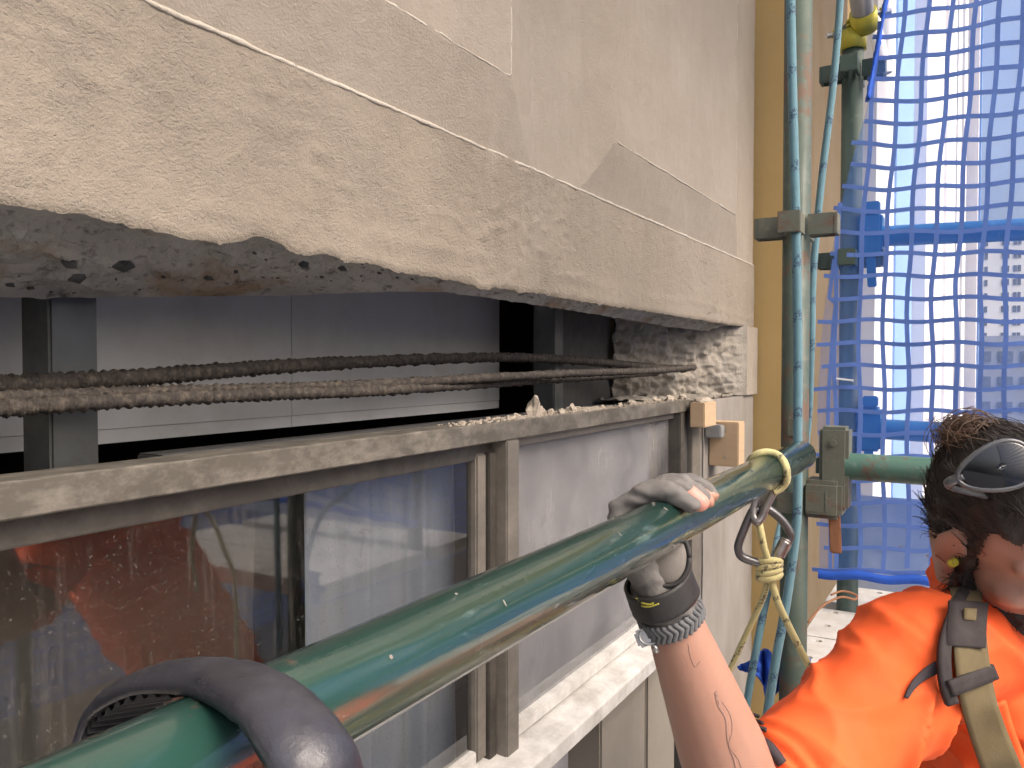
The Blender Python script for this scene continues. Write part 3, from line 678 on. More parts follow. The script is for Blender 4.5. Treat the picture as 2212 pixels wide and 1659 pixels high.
# deck underfoot and the pale perforated planks beyond the first upright
def plank(x0, x1, y0, y1, z, label, name='deck_plank', holes=True, group=None):
    e = thing(name, ((x0+x1)/2, (y0+y1)/2, z), label, 'plank', group)
    b = MB(); nx = max(2, round((x1-x0)/.055)); ny = max(2, round((y1-y0)/.075))
    dx, dy = (x1-x0)/nx, (y1-y0)/ny
    for i in range(nx):
        for j in range(ny):
            cx, cy = x0+dx*(i+.5), y0+dy*(j+.5); o = len(b.v); r_ = .0085
            sq = []
            for k in range(8):
                an = math.pi/4*k+math.pi/8*0; m_ = max(abs(math.cos(an)), abs(math.sin(an)))
                b.v.append((cx+math.cos(an)/m_*dx/2, cy+math.sin(an)/m_*dy/2, z))
            if holes and (i+j) % 2 == 0:
                for k in range(8): b.v.append((cx+math.cos(math.pi/4*k)*r_, cy+math.sin(math.pi/4*k)*r_, z+.0015))
                for k in range(8): b.v.append((cx+math.cos(math.pi/4*k)*r_*.85, cy+math.sin(math.pi/4*k)*r_*.85, z-.012))
                for k in range(8):
                    b.f.append((o+k, o+(k+1) % 8, o+8+(k+1) % 8, o+8+k)); b.f.append((o+8+k, o+8+(k+1) % 8, o+16+(k+1) % 8, o+16+k))
            else: b.f.append(tuple(o+k for k in range(8)))
    b.build('top', M['deck'], e)
    s = MB()
    for (a0, a1, c0, c1) in ((x0, x0+.003, y0, y1), (x1-.003, x1, y0, y1)): s.box(a0, a1, c0, c1, z-.045, z-.0005)
    for (a0, a1, c0, c1) in ((x0+.0032, x1-.0032, y0, y0+.003), (x0+.0032, x1-.0032, y1-.003, y1)): s.box(a0, a1, c0, c1, z-.045, z-.0005)
    s.build('edge', M['deck'], e); return e
for k in range(3):
    a = (1.60, 1.826, 2.112)[k]
    plank(a, a+.22, -.55, .325, -.585, 'pale perforated steel plank %s at shoulder height behind the worker' % ('nearest the rusty upright', 'between two others', 'farthest along under the net')[k], group='raised perforated planks')
for k in range(5):
    a = .18-.243*k
    plank(-.95, 2.08, a-.235, a, DECK, 'perforated steel deck plank underfoot, %s' % ('next to the building', 'second from the building', 'in the middle of the deck', 'fourth from the building', 'along the outer edge')[k], holes=False, group='deck planks underfoot')
for k in range(5):  # unseen planks added overhead to shade the facade
    a = .18-.243*k
    plank(-.95, 2.10, a-.235, a, 2.46, 'added unseen plank shading the facade from above, %s' % ('next to the building', 'second from the building', 'in the middle', 'fourth from the building', 'along the outer edge')[k], holes=False, group='added shading planks overhead')
for k in range(5):  # further unseen planks, added to darken the right end of the facade
    a = .18-.243*k
    plank(2.12, 5.2, a-.235, a, 2.46, 'added unseen plank shading the far end of the facade, %s' % ('next to the building', 'second from the building', 'in the middle', 'fourth from the building', 'along the outer edge')[k], holes=False, group='added shading planks past the net')
bw = MB(); bw.tube(spline([at_d(1795, 1285, 1.75), at_d(1820, 1277, 1.76), at_d(1850, 1286, 1.75), at_d(1846, 1295, 1.74), at_d(1815, 1290, 1.74), at_d(1775, 1310, 1.72), at_d(1745, 1345, 1.70)], 6), .0025, 6)
tag(bw.build('tie_wire', M['rustbright'], None, True), 'thin rusty tie wire twisted on the pale planks', 'wire')
# pale blue toe panel behind the lower net
tp = thing('toe_panel', (2.12, -.3, -.53), 'pale blue upright perforated panel behind the bottom of the net', 'panel')
rows = [[(2.125+.004*fbm(1, y, z, 6, 3), y, z) for y in [lerp(.26, -.95, i/60) for i in range(61)]] for z in [lerp(-.545, -.318, j/14) for j in range(15)]]
MB().quadgrid(rows).build('sheet', M['toe'], tp, True)
for (u, v) in ((1858, 1150), (1903, 1220), (1960, 1180), (2030, 1165), (1855, 1253), (1945, 1218), (2005, 1235), (1800, 1210), (1985, 1270)):
    p = at_x(u, v-35, 2.116); MB().tube([p, p+Vector((-.003, 0, 0))], .0042, 8).build('rivet', M['ply'], tp)

# ------------------------------------------------------------------ blue net
XN = 2.012
def net_pix(i, j):
    v = 8+48.9*j
    u = 1804+52.4*i
    k = min(1.15, max(0, (620-v)/620)); u += 44*k**1.1
    s = .20*k
    du = max(-190, min(160, u-2105)); 
    vv = v - du*s*(1 if du > 0 else .75) + 5*math.sin(i*1.7+j*.6)*.6 - (.0 if u > 1950 else (1950-u)*.10*k)
    if v > 900: vv += (v-900)*.02*math.sin(i*.5)
    return u+2.5*math.sin(j*1.1+i*.7), vv
LEFT = [(0, 1908), (130, 1893), (250, 1868), (370, 1834), (480, 1806), (600, 1789), (700, 1776), (850, 1766), (930, 1764), (1000, 1771), (1250, 1769)]
def left(v): return interp(LEFT, v)[0]
def netpt(u, v):
    x = XN+.016*nz(u*.004, v*.004, 3)+.02*max(0, (1830-u)/60)*.3
    return at_x(u, v, x)
net = thing('debris_net', (XN, -.3, -.5), 'blue square debris net hung at the end of the scaffold', 'net')
gridm = MB()
JT = list(range(-10, 26))
def ribbon(b, pts, wid, th=.0012):
    # flat strap standing in the net plane
    n_ = len(pts); P = []
    for k in range(n_):
        t_ = (pts[min(k+1, n_-1)]-pts[max(k-1, 0)]).normalized(); nrm = Vector((1, 0, 0)); sd_ = t_.cross(nrm).normalized()
        a, c = pts[k]+sd_*wid/2, pts[k]-sd_*wid/2; P.append([a-nrm*th, c-nrm*th, c+nrm*th, a+nrm*th])
    b.quadgrid(P, True)
HEMV = 1238
for j in JT:                                         # horizontal straps
    pts = []
    us_ = [net_pix(q*.25, j) for q in range(-4, 4*33)]
    for (u, v) in us_:
        if u >= left(v)-(10+8*math.sin(j*2.3)) and v < HEMV: pts.append(netpt(u, v))
    if len(pts) > 2: ribbon(gridm, pts, .0095)
for i in range(-1, 33):
    seg = []
    for q in range(JT[0]*4, 25*4+2):
        u, v = net_pix(i, q*.25)
        if u >= left(v)-2 and v < HEMV: seg.append(netpt(u, v))
        elif len(seg) > 2: ribbon(gridm, seg, .0095); seg = []
        else: seg = []
    if len(seg) > 2: ribbon(gridm, seg, .0095)
pts = [netpt(left(v)+(8 if v < 650 else 24), v) for v in range(560, 1236, 12)]; ribbon(gridm, pts, .008)
gridm.build('webbing', M['netweb'], net)
scm = MB(); rows = []
for k in range(70):
    v = lerp(-500, HEMV, k/69); l = left(max(0, v)); rows.append([netpt(lerp(l, 3530, (q/40)**1.2), v)+Vector((.003+.004*nz(q, k*.3, 1, .6), 0, 0)) for q in range(41)])
scm.quadgrid(rows).build('scrim', M['scrim'], net, True)
hm = MB(); pts = [netpt(u, HEMV+min(u-1770, 700)*.075+3*math.sin(u*.05))-Vector((.004, 0, 0)) for u in range(1768, 3520, 14)]; ribbon(hm, pts, .020, .002); hm.build('hem', M['nethem'], net, True)
hm = MB(); pts = spline([netpt(u, v)-Vector((.006, 0, 0)) for u, v in ((1925, -60), (1912, 15), (1905, 60), (1898, 95), (1889, 140), (1884, 165), (1876, 215))], 6); hm.tube(pts, [.0085+.002*math.sin(i*.4) for i in range(len(pts))], 8, wob=.7, flat=(1, .5)); hm.build('folded_edge', M['nethem'], net, True)
MB().tube([netpt(1808, 818)-Vector((.01, 0, 0)), netpt(1845, 822)-Vector((.01, 0, 0))], .0022, 6).build('cable_tie', M['white_plastic'], net)
# net along the outer side, mirrored in the glass
on = thing('debris_net', (.5, -1.03, 0), 'blue debris net along the outer side, mirrored in the windows, lengthened to shade the facade', 'net')
og = MB()  # length past the scaffold end and scrim added to shade the facade evenly
for k in range(46):
    z_ = -1.2+.062*k; og.box(-1.0, 4.8, -1.031, -1.029, z_-.0045, z_+.0045)
for k in range(93):
    x_ = -.95+.062*k; og.box(x_-.0045, x_+.0045, -1.033, -1.0312, -1.2, 1.6)
og.build('webbing', M['netweb'], on)
MB().quadgrid([[(x, -1.036, z) for x in (-1.0, 4.8)] for z in (-1.2, 1.6)]).build('scrim', M['scrim_outer'], on)

# ------------------------------------------------------------------ ropes, cord, carabiners
def rope(name, pix, r, mat, label, cat='rope', group=None):
    P = spline([at_d(*p) for p in pix], 12); b = MB(); b.tube(P, r, 10)
    return tag(b.build(name, mat, None, True), label, cat, group)
rope('hanging_rope', [(1706, -160, 1.40), (1708, 0, 1.42), (1712, 200, 1.42), (1718, 430, 1.42), (1723, 700, 1.42), (1723, 940, 1.42), (1722, 1100, 1.42), (1713, 1200, 1.43), (1697, 1310, 1.43), (1677, 1420, 1.43), (1655, 1560, 1.43), (1630, 1750, 1.43)], .0080, M['rope_blue'], 'blue flecked rope running down the front of the rusty upright')
rope('hanging_rope', [(1822, -160, 1.62), (1815, 0, 1.62), (1800, 180, 1.62), (1777, 370, 1.62), (1762, 520, 1.62), (1755, 620, 1.62), (1752, 760, 1.62), (1740, 960, 1.66), (1690, 1120, 1.66), (1668, 1230, 1.55), (1640, 1370, 1.5), (1618, 1490, 1.5), (1595, 1640, 1.5), (1580, 1760, 1.5)], .0072, M['rope_blue'], 'second blue rope slanting behind the wedge pockets to the knot')
ych = M['rope_yellow']
# loop over the rail, just inboard of its end
lx = at_y(1655, 1000, .258).x
loop = [Vector((lx-.018+.02*math.sin(a*.5), .258+.0278*math.cos(a), -.152+.0278*math.sin(a))) for a in [R(d) for d in range(-100, 215, 15)]]
krab_top = at_d(1688, 1030, 1.20)
lp = [Vector((lx+.004*math.sin(k*.8)+.012*(k/20), .258+.0283*math.cos(a), -.152+.0283*math.sin(a))) for k, a in enumerate([R(250-14*q) for q in range(22)])]
b = MB(); b.tube(spline(lp, 3), .0055, 8); tag(b.build('cord_loop', ych, None, True), 'yellow cord looped round the end of the green rail', 'cord')
def krab(name, pix, d, r, mat, label, gate=None):
    P = spline([at_d(u, v, d+o) for u, v, o in pix], 10); e = thing(name, P[0], label, 'carabiner')
    MB().tube(P, r, 10, flat=(1.0, 1.0)).build('body', mat, e, True)
    if gate:
        a, c = at_d(gate[0], gate[1], d), at_d(gate[2], gate[3], d)
        g = MB(); rs = []; pp = []
        for k in range(25): pp.append(lerp(a, c, k/24)); rs.append(r*(1.45 if k % 2 else 1.62) if 3 < k < 21 else r*1.25)
        g.tube(pp, rs, 12); g.build('screw_gate', M['krab_silver'], e, True)
    return e
krab('carabiner', [(1688, 1022, 0), (1678, 1050, .0), (1655, 1095, .0), (1646, 1118, 0), (1635, 1128, .0), (1628, 1115, .006), (1632, 1085, .01), (1660, 1035, .012), (1676, 1014, .01), (1688, 1022, 0)], 1.21, .0058, M['krab_silver'], 'slim silver carabiner hanging from the yellow cord loop')
krab('carabiner', [(1640, 1105, 0), (1655, 1098, 0), (1685, 1120, 0), (1706, 1150, 0), (1704, 1168, 0), (1690, 1195, 0), (1668, 1218, 0), (1640, 1216, 0), (1606, 1205, 0), (1596, 1192, 0), (1597, 1170, 0), (1622, 1110, 0), (1632, 1100, 0), (1640, 1105, 0)], 1.22, .0064, M['krab'], 'large dark grey screw gate carabiner above the yellow knot', (1700, 1165, 1678, 1205))
rope('yellow_cord', [(1637, 1108, 1.225), (1642, 1140, 1.212), (1650, 1180, 1.21), (1660, 1215, 1.215), (1665, 1230, 1.22)], .0052, ych, 'short flecked yellow cord between the slim carabiner and the knot', 'cord')
kn = MB()
for k in range(4):
    c = at_d(1662, 1213+10*k, 1.222); an0 = k*.7
    kn.tube([c+(_R*math.cos(a)*.0155+_T*math.sin(a)*.011+Vector((0, 0, .004*math.sin(a+an0)))) for a in [2*math.pi*i/20 for i in range(21)]], .0055, 8)
tag(kn.build('cord_knot', ych, None, True), 'wrapped yellow knot under the large carabiner', 'knot')
rope('yellow_cord', [(1664, 1245, 1.22), (1680, 1300, 1.22), (1705, 1355, 1.22), (1730, 1405, 1.22), (1748, 1440, 1.22), (1770, 1490, 1.23), (1790, 1560, 1.24)], .0055, ych, 'flecked yellow cord running from the knot to behind the orange sleeve', 'cord')
rope('yellow_cord', [(1662, 1245, 1.23), (1645, 1300, 1.26), (1612, 1370, 1.28), (1580, 1440, 1.3), (1558, 1490, 1.3), (1535, 1580, 1.3), (1520, 1700, 1.3)], .0048, ych, 'flecked yellow cord slanting from the knot towards the forearm', 'cord')
# blue cloth caught at the foot of the upright
bc = MB(); rows = []
edge_t = [(1592, 1440), (1612, 1432), (1636, 1412), (1650, 1402), (1662, 1404), (1668, 1425), (1700, 1420), (1748, 1422)]
edge_b = [(1596, 1447), (1622, 1452), (1640, 1468), (1652, 1490), (1660, 1510), (1685, 1490), (1720, 1500), (1755, 1500)]
et, eb = spline([(*p, 0) for p in edge_t], 6), spline([(*p, 0) for p in edge_b], 6)
for k in range(13):
    rows.append([at_d(lerp(a.x, c.x, k/12), lerp(a.y, c.y, k/12), 1.52+.02*math.sin(i*.45)+.015*nz(i*.2, k*.3, 0)) for i, (a, c) in enumerate(zip(et, eb))])
rag = bc.quadgrid(rows).build('blue_rag', M['bluecloth'], None, True); sm = rag.modifiers.new('thickness', 'SOLIDIFY'); sm.thickness = .003
tag(rag, 'crumpled bright blue rag behind the hanging ropes', 'rag')
# rubber hose draped over the rail
hp = spline([at_d(*p) for p in ((228, 1640, .385), (240, 1580, .385), (268, 1530, .38), (325, 1492, .365), (405, 1474, .345), (500, 1482, .322), (585, 1525, .302), (645, 1590, .288), (688, 1670, .282), (722, 1780, .285), (735, 1900, .30))], 12)
hs = thing('rubber_strap', hp[40], 'dark grey rubber edge strip bent over the green rail', 'rubber strip')
b = MB(); n_ = len(hp); rows = []; rows2 = []
cen = Vector((.23, .258, -.26))
for i, p in enumerate(hp):
    t_ = (hp[min(i+1, n_-1)]-hp[max(i-1, 0)]).normalized()
    out = (p-at_d(430, 1640, .33)); out = (out-t_*out.dot(t_)).normalized(); sd_ = t_.cross(out)
    kk = 1+.05*nz(i*.12, 0, 0)
    prof = []
    for a in range(13):
        an = R(lerp(-105, 105, a/12)); prof.append(p+(out*math.cos(an)*.0100+sd_*math.sin(an)*.0165)*kk+out*.0006*nz(i*.3, a, 0))
    for a in range(13):
        an = R(lerp(105, -105, a/12)); prof.append(p+(out*math.cos(an)*.0072+sd_*math.sin(an)*.0135)*kk)
    rows.append(prof)
    rib = .0012*(1 if (i//2) % 2 else -1)
    rows2.append([p+out*(-.0032+rib)+sd_*s_*.0133 for s_ in (-1, -.5, 0, .5, 1)])
b.quadgrid(rows, True); b.build('outer_shell', M['rubber'], hs, True)
MB().quadgrid(rows2).build('ribbed_lining', M['black'], hs)

# ------------------------------------------------------------------ the worker
man = thing('person', (1.45, -.05, DECK), 'man with curly dark bun in orange hi-vis shirt gripping the green rail', 'person')
H = _D*.985 + _R*.608 + Vector((0, 0, -.200))
def cv(r, u, t): return _R*r + Vector((0, 0, 1))*u + _T*t
F = cv(.36, -.62, .70).normalized(); U0 = cv(-.06, .78, .6); L_ = U0.cross(F).normalized(); U_ = F.cross(L_).normalized()
def hl(f, l, u): return H + F*f + L_*l + U_*u
WR, EL, SR = Vector((.766, .270, -.226)), Vector((.862, .205, -.490)), Vector((1.085, .061, -.356))
NB = Vector((1.262, -.022, -.37)); SL = Vector((1.43, -.12, -.38)); CH = Vector((1.345, -.075, -.56)); PV = Vector((1.50, -.05, -.86))
lat = (SL-SR).normalized()
el2, wr2 = Vector((1.36, -.36, -.60)), Vector((1.16, -.42, -.72))
body = MB()
def headshape(b):
    b.ell(hl(-.012, 0, .032), F*.098, L_*.077, U_*.090)         # cranium
    b.ell(hl(.030, 0, -.028), F*.062, L_*.062, U_*.080)         # face
    b.ell(hl(.048, 0, -.086), F*.040, L_*.040, U_*.034)         # jaw
    b.caps(hl(.088, 0, .018), .009, hl(.108, 0, -.030), .015); b.ell(hl(.096, .012, -.034), F*.010, L_*.010, U_*.008); b.ell(hl(.096, -.012, -.034), F*.010, L_*.010, U_*.008)
    for s in (-1, 1):
        b.caps(hl(.080, .020*s, .026), .011, hl(.060, .052*s, .024), .011)   # brow
        b.ell(hl(.058, .042*s, -.028), F*.024, L_*.022, U_*.020)            # cheekbone
        b.ell(hl(-.008, .079*s, -.012), F*.016+L_*(.008*-s), L_*.005, U_*.027)   # ear
        ep = [hl(-.008-.016*math.cos(R(a)), (.083-.004*math.cos(R(a)))*s if False else (.081+.004*math.cos(R(a)))*s, -.010+.027*math.sin(R(a))) for a in range(-70, 171, 20)]
        for p_, q_ in zip(ep, ep[1:]): b.caps(p_, .0042, q_, .0042, 10)
        b.caps(hl(-.012, .084*s, .002), .0034, hl(-.010, .084*s, -.022), .0034, 10)
        b.ell(hl(.000, .078*s, -.036), F*.010, L_*.007, U_*.013)
    b.ell(hl(.085, 0, -.062), F*.012, L_*.024, U_*.010)
headshape(body)
body.caps(hl(-.03, 0, -.05), .056, NB, .060)
body.caps(SR, .060, SL, .060); body.caps(NB, .07, CH, .13); body.ell(CH, lat*.165, (PV-CH).normalized()*.19, lat.cross((PV-CH).normalized())*.115); body.caps(CH, .135, PV, .14); body.ell(PV, lat*.165, Vector((0, 0, .12)), lat.cross(Vector((0, 0, 1)))*.125)
# right arm and hand
body.caps(SR, .058, EL, .046); body.caps(EL, .047, lerp(EL, WR, .35), .046); body.caps(lerp(EL, WR, .35), .046, lerp(EL, WR, .95), .0265)
KN = [Vector((.720, .298, -.160)), Vector((.7425, .301, -.157)), Vector((.765, .302, -.155)), Vector((.787, .300, -.156))]   # pinky..index
def finger_path(k):
    x = KN[k].x; t = k/3
    ext = (.95, 1.08, 1.12, 1.02)[k]
    c = Vector((x, .258, -.152)); out = []
    for a in (18, 62, 100, 100+42*ext):
        rr = .0345 if a > 30 else .042
        out.append(c+Vector((.004*(a/100)+.006*(a/140), math.cos(R(a))*rr, math.sin(R(a))*rr)))
    return [KN[k]]+out
FP = [finger_path(k) for k in range(4)]
TH = [Vector((.782, .272, -.206)), Vector((.803, .284, -.188)), Vector((.818, .296, -.168)), Vector((.826, .296, -.148))]
FR = (.0084, .0090, .0092, .0088)
def hand(b, grow, upto=4):
    for k in range(4):
        b.caps(WR+Vector(((k-1.5)*.010, 0, .006)), .017+grow, KN[k], .0115+grow)
        P = FP[k]; n_ = upto if upto < 4 else 4
        for q in range(n_): b.caps(P[q], FR[k]*(1.12-.05*q)+grow, P[q+1], FR[k]*(1.07-.05*q)+grow)
    b.caps(WR+Vector((0, -.004, .006)), .022+grow, Vector((.757, .276, -.196)), .020+grow)
    b.caps(WR+Vector((.004, -.008, .008)), .018+grow, TH[0], .017+grow)
    for q in range(3): b.caps(TH[q], .0125-.0008*q+grow, TH[q+1], .0118-.0008*q+grow)
hand(body, 0)
# left arm, legs
body.caps(SL, .058, el2, .046); body.caps(el2, .045, wr2, .028); body.caps(wr2, .028, wr2+Vector((-.06, 0, -.03)), .034)
for k in range(4): body.caps(wr2+Vector((-.07, .02*(k-1.5), -.03)), .010, wr2+Vector((-.13, .022*(k-1.5), -.06)), .008)
body.caps(wr2+Vector((-.03, .03, -.01)), .012, wr2+Vector((-.08, .06, -.02)), .009)
hips = [PV-lat*.09+Vector((0, 0, -.03)), PV+lat*.09+Vector((0, 0, -.03))]
kn_ = [Vector((1.22, .00, -1.14)), Vector((1.36, -.32, -1.16))]; an_ = [Vector((1.40, .04, -1.50)), Vector((1.56, -.28, -1.50))]
for h_, k_, a_2 in zip(hips, kn_, an_):
    body.caps(h_, .088, k_, .058); body.caps(k_, .056, a_2, .040); body.caps(a_2, .036, a_2+Vector((-.17, -.05, -.045)), .03)
bme = remesh(body, .0042, 4)
skin_o = from_mesh('body', bme, M['skin'], man)
# shirt
sh = MB()
sh.caps(SR+Vector((0, 0, .004)), .072, SL, .072); sh.caps(NB+Vector((0, 0, -.015)), .086, CH, .15); sh.ell(CH, lat*.188, (PV-CH).normalized()*.21, lat.cross((PV-CH).normalized())*.142); sh.caps(CH, .16, PV, .165); sh.ell(PV, lat*.19, Vector((0, 0, .14)), lat.cross(Vector((0, 0, 1)))*.15)
sh.caps(lerp(SR, NB, .2), .073, lerp(SR, NB, .85)+Vector((0, 0, .03)), .060); sh.caps(lerp(SL, NB, .2), .073, lerp(SL, NB, .85)+Vector((0, 0, .03)), .060)
sh.caps(SR, .074, lerp(SR, EL, .45), .070); sh.caps(lerp(SR, EL, .45), .070, lerp(SR, EL, 1.02), .066)
sh.caps(SL, .074, lerp(SL, el2, .9), .064)
sh.caps(NB, .070, lerp(NB, hl(-.03, 0, -.05), .42), .064)
sme = remesh(sh, .0052, 12)
ax_a = (EL-SR).normalized()
cut(sme, lerp(SR, EL, .86), (ax_a+Vector((0, .1, -.1))).normalized())
cut(sme, lerp(SL, el2, .75), (el2-SL).normalized())
cut(sme, PV+Vector((0, 0, -.06)), Vector((0, 0, -1)))
nk = (hl(-.03, 0, -.05)-NB).normalized()
def fold(p):
    # soft folds: ridges that run round the sleeve at the armpit and along the chest
    a = (p-SR).dot(ax_a); d = 0
    arm = max(0, min(1, (a+.03)/.10))
    q = p-SR; s = q.dot(ax_a)*1.0 + q.dot(Vector((0, 0, 1)))*.62 + .02*fbm(p.x, p.y, p.z, 9, 2)
    w_ = abs(math.sin(s*44+5.0*nz(p.x, p.y, p.z, 6)))
    d += arm*(.012*(1-w_)**2.4*(.5+.9*max(0, nz(p.x, p.y, p.z, 11)+.35)) - .001)
    c2 = (p-CH); s2 = c2.dot(lat)*.75+c2.z*.8+.03*fbm(p.x, p.y, p.z, 5, 2)
    d += (1-arm)*.010*(1-abs(math.sin(s2*34+1.8*nz(p.x, p.y, p.z, 5))))**2
    e2 = (ax_a*.85+Vector((0, 0, .45))).normalized(); e1 = e2.cross(Vector((.87, .5, 0))).normalized(); e3 = e1.cross(e2)
    q1, q2, q3 = p.dot(e1), p.dot(e2), p.dot(e3); wq = .03*nz(p.x, p.y, p.z, 8)
    rg = 1-abs(noise.noise(Vector(((q1+wq)*24, q2*6, q3*10))))*2.2
    d += .010*max(0, rg)**2.2*(.45+.8*max(0, nz(p.x, p.y, p.z, 7)+.3))
    d += .0030*fbm(p.x, p.y, p.z, 14, 3)
    cf = max(0, 1-abs(a-.255)/.05)
    d += cf*.005*math.sin(a*330+3*nz(p.x, p.y, p.z, 14))
    return d
nrm = [v.normal.copy() for v in sme.vertices]
for v, n_ in zip(sme.vertices, nrm): v.co = v.co + n_*fold(v.co)
sme.update()
shirt = from_mesh('shirt', sme, M['hivis'], man)
so_ = shirt.modifiers.new('cloth', 'SOLIDIFY'); so_.thickness = .002; so_.offset = -1
bv_shirt = BVHTree.FromPolygons([v.co.copy() for v in sme.vertices], [tuple(p.vertices) for p in sme.polygons])
bv_skin = BVHTree.FromPolygons([v.co.copy() for v in bme.vertices], [tuple(p.vertices) for p in bme.polygons])
def drape(name, pix, mat, parent, width, bvh, lift=.004, nacross=5, sub=5, thick=.002, smooth=True):
    """a ribbon whose centre line is found on the cloth or skin under those pixels"""
    P = spline([(p[0], p[1], 0) for p in pix], sub); rows = []; last_d = None
    for i, p in enumerate(P):
        t_ = (P[min(i+1, len(P)-1)]-P[max(i-1, 0)]); t_.normalize(); s_ = Vector((-t_.y, t_.x, 0)); row = []
        wd = width[0]+(width[1]-width[0])*i/(len(P)-1) if isinstance(width, tuple) else width
        for k in range(nacross):
            q = p+s_*wd*(k/(nacross-1)-.5); r_ = ray(q.x, q.y); h = bvh.ray_cast(Vector((0, 0, 0)), r_.normalized())
            dd = h[0].dot(_fw) if h[0] else last_d
            if dd is None: dd = .95
            if last_d is not None and abs(dd-last_d) > .06: dd = last_d
            last_d = dd; row.append((r_, dd))
        rows.append(row)
    for _ in range(4 if nacross > 3 and lift > .002 else 0):
        rows = [[(rows[i][k][0], sum(rows[a][c][1] for a in (max(i-1, 0), i, min(i+1, len(rows)-1)) for c in (max(k-1, 0), k, min(k+1, nacross-1)))/9) for k in range(nacross)] for i in range(len(rows))]
    rows = [[r_*(dd-lift) for r_, dd in row] for row in rows]
    o = MB().quadgrid(rows).build(name, mat, parent, smooth)
    m_ = o.modifiers.new('thickness', 'SOLIDIFY'); m_.thickness = thick; m_.offset = 0
    return o
# shirt trim and cuff stripes
drape('trim_stripe', [(1957, 1508), (1975, 1478), (2005, 1452), (2045, 1432)], M['trim'], shirt, (8, 30), bv_shirt, .005, 4)
for k, (a, c) in enumerate((((1604, 1538), (1640, 1548)), ((1610, 1552), (1648, 1562)), ((1616, 1568), (1656, 1577)))):
    drape('cuff_stripe', [a, ((a[0]+c[0])/2, (a[1]+c[1])/2-1), c], M['trim'], shirt, 7, bv_shirt, .003, 3)
drape('cuff_stripe', [(1628, 1590), (1660, 1612), (1690, 1650)], M['trim'], shirt, 22, bv_shirt, .003, 3)
# trousers and boots
tw = MB(); tw.ell(PV+Vector((0, 0, -.03)), lat*.178, Vector((0, 0, .12)), lat.cross(Vector((0, 0, 1)))*.138)
for h_, k_, a_2 in zip(hips, kn_, an_): tw.caps(h_, .100, k_, .072); tw.caps(k_, .070, a_2+Vector((0, 0, .03)), .062)
from_mesh('trousers', remesh(tw, .009, 6), M['trouser'], man)
for a_2 in an_:
    bt = MB(); bt.caps(a_2, .05, a_2+Vector((-.02, 0, -.03)), .048); bt.caps(a_2+Vector((.02, 0, -.045)), .036, a_2+Vector((-.18, -.05, -.048)), .036)
    from_mesh('boot', remesh(bt, .007, 4), M['boot'], man)
# harness webbing
hn = drape('harness_strap', [(2085, 1268), (2092, 1340), (2098, 1420), (2112, 1510), (2140, 1600), (2172, 1680), (2200, 1740)], M['web'], man, (66, 86), bv_shirt, .017, 7, 6, .003)
drape('strap_edge', [(2088, 1262), (2058, 1330), (2040, 1400), (2042, 1470), (2056, 1520)], M['webdark'], hn, 26, bv_shirt, .016, 4, 6, .006)
drape('strap_keeper', [(2052, 1488), (2100, 1470), (2150, 1450)], M['webdark'], hn, 34, bv_shirt, .021, 4, 6, .004)
drape('strap_pad', [(2092, 1300), (2088, 1350), (2085, 1398)], M['webdark'], hn, 84, bv_shirt, .021, 5, 6, .004)
drape('strap_tab', [(2096, 1315), (2094, 1340)], M['web'], hn, 26, bv_shirt, .025, 4, 4, .003)
drape('collar_edge', [(2150, 1520), (2165, 1570), (2185, 1625), (2205, 1680)], M['hivis'], shirt, 46, bv_shirt, .022, 5, 5, .004)
# tattoo
for pix, wd in (([(1487, 1390), (1492, 1420), (1502, 1440), (1512, 1428)], 3), ([(1548, 1492), (1556, 1530), (1568, 1555), (1572, 1600), (1585, 1640), (1590, 1660)], 5), ([(1560, 1515), (1578, 1545), (1582, 1580), (1575, 1610), (1595, 1640), (1602, 1662)], 3), ([(1545, 1495), (1552, 1525), (1562, 1540)], 6)):
    drape('tattoo', pix, M['tattoo'], skin_o, wd, bv_skin, .0002, 3, 6, .00005)
# glove
gm = MB(); hand(gm, .0016, 3)
gm.caps(FP[1][3], FR[1]*.95+.0016, lerp(FP[1][3], FP[1][4], .5), FR[1]*.93+.0016)
for k in (0, 2, 3): gm.caps(FP[k][3], FR[k]*.95+.0016, lerp(FP[k][3], FP[k][4], .8 if k else 1.0), FR[k]*.9+.0016)
gm.caps(WR+Vector((0, 0, .004)), .032, WR+(EL-WR).normalized()*.004, .034)
gme = remesh(gm, .0017, 3)
gn = [v.normal.copy() for v in gme.vertices]
for v, n_ in zip(gme.vertices, gn): v.co += n_*(.0010*fbm(v.co.x, v.co.y, v.co.z, 60, 3)+.0008*math.sin(v.co.z*420+4*nz(v.co.x, v.co.y, v.co.z, 40)))
glove = from_mesh('glove', gme, M['glove'], man)
bv_g = BVHTree.FromPolygons([v.co.copy() for v in gme.vertices], [tuple(p.vertices) for p in gme.polygons])
h = bv_g.ray_cast(Vector((0, 0, 0)), ray(1440, 1203).normalized()); pc = h[0]; pn = -ray(1440, 1203).normalized()
pu = (Vector((0, 0, 1))-pn*pn.z).normalized(); ps = pu.cross(pn)
pad = MB(); pad.ell(pc+pn*.001, ps*.0205, pu*.0265, pn*.008, 24, 12); pad.build('palm_pad', M['glove_pad'], glove, True)
rim = MB(); rim.tube([pc+pn*.0025+ps*math.cos(a)*.0212+pu*math.sin(a)*.0272 for a in [2*math.pi*i/40 for i in range(41)]], .0028, 8); rim.build('pad_rim', M['glove_dark'], glove, True)
fa = (WR-EL).normalized(); fu = (Vector((0, -1, 0))-fa*Vector((0, -1, 0)).dot(fa)).normalized(); fv = fa.cross(fu)
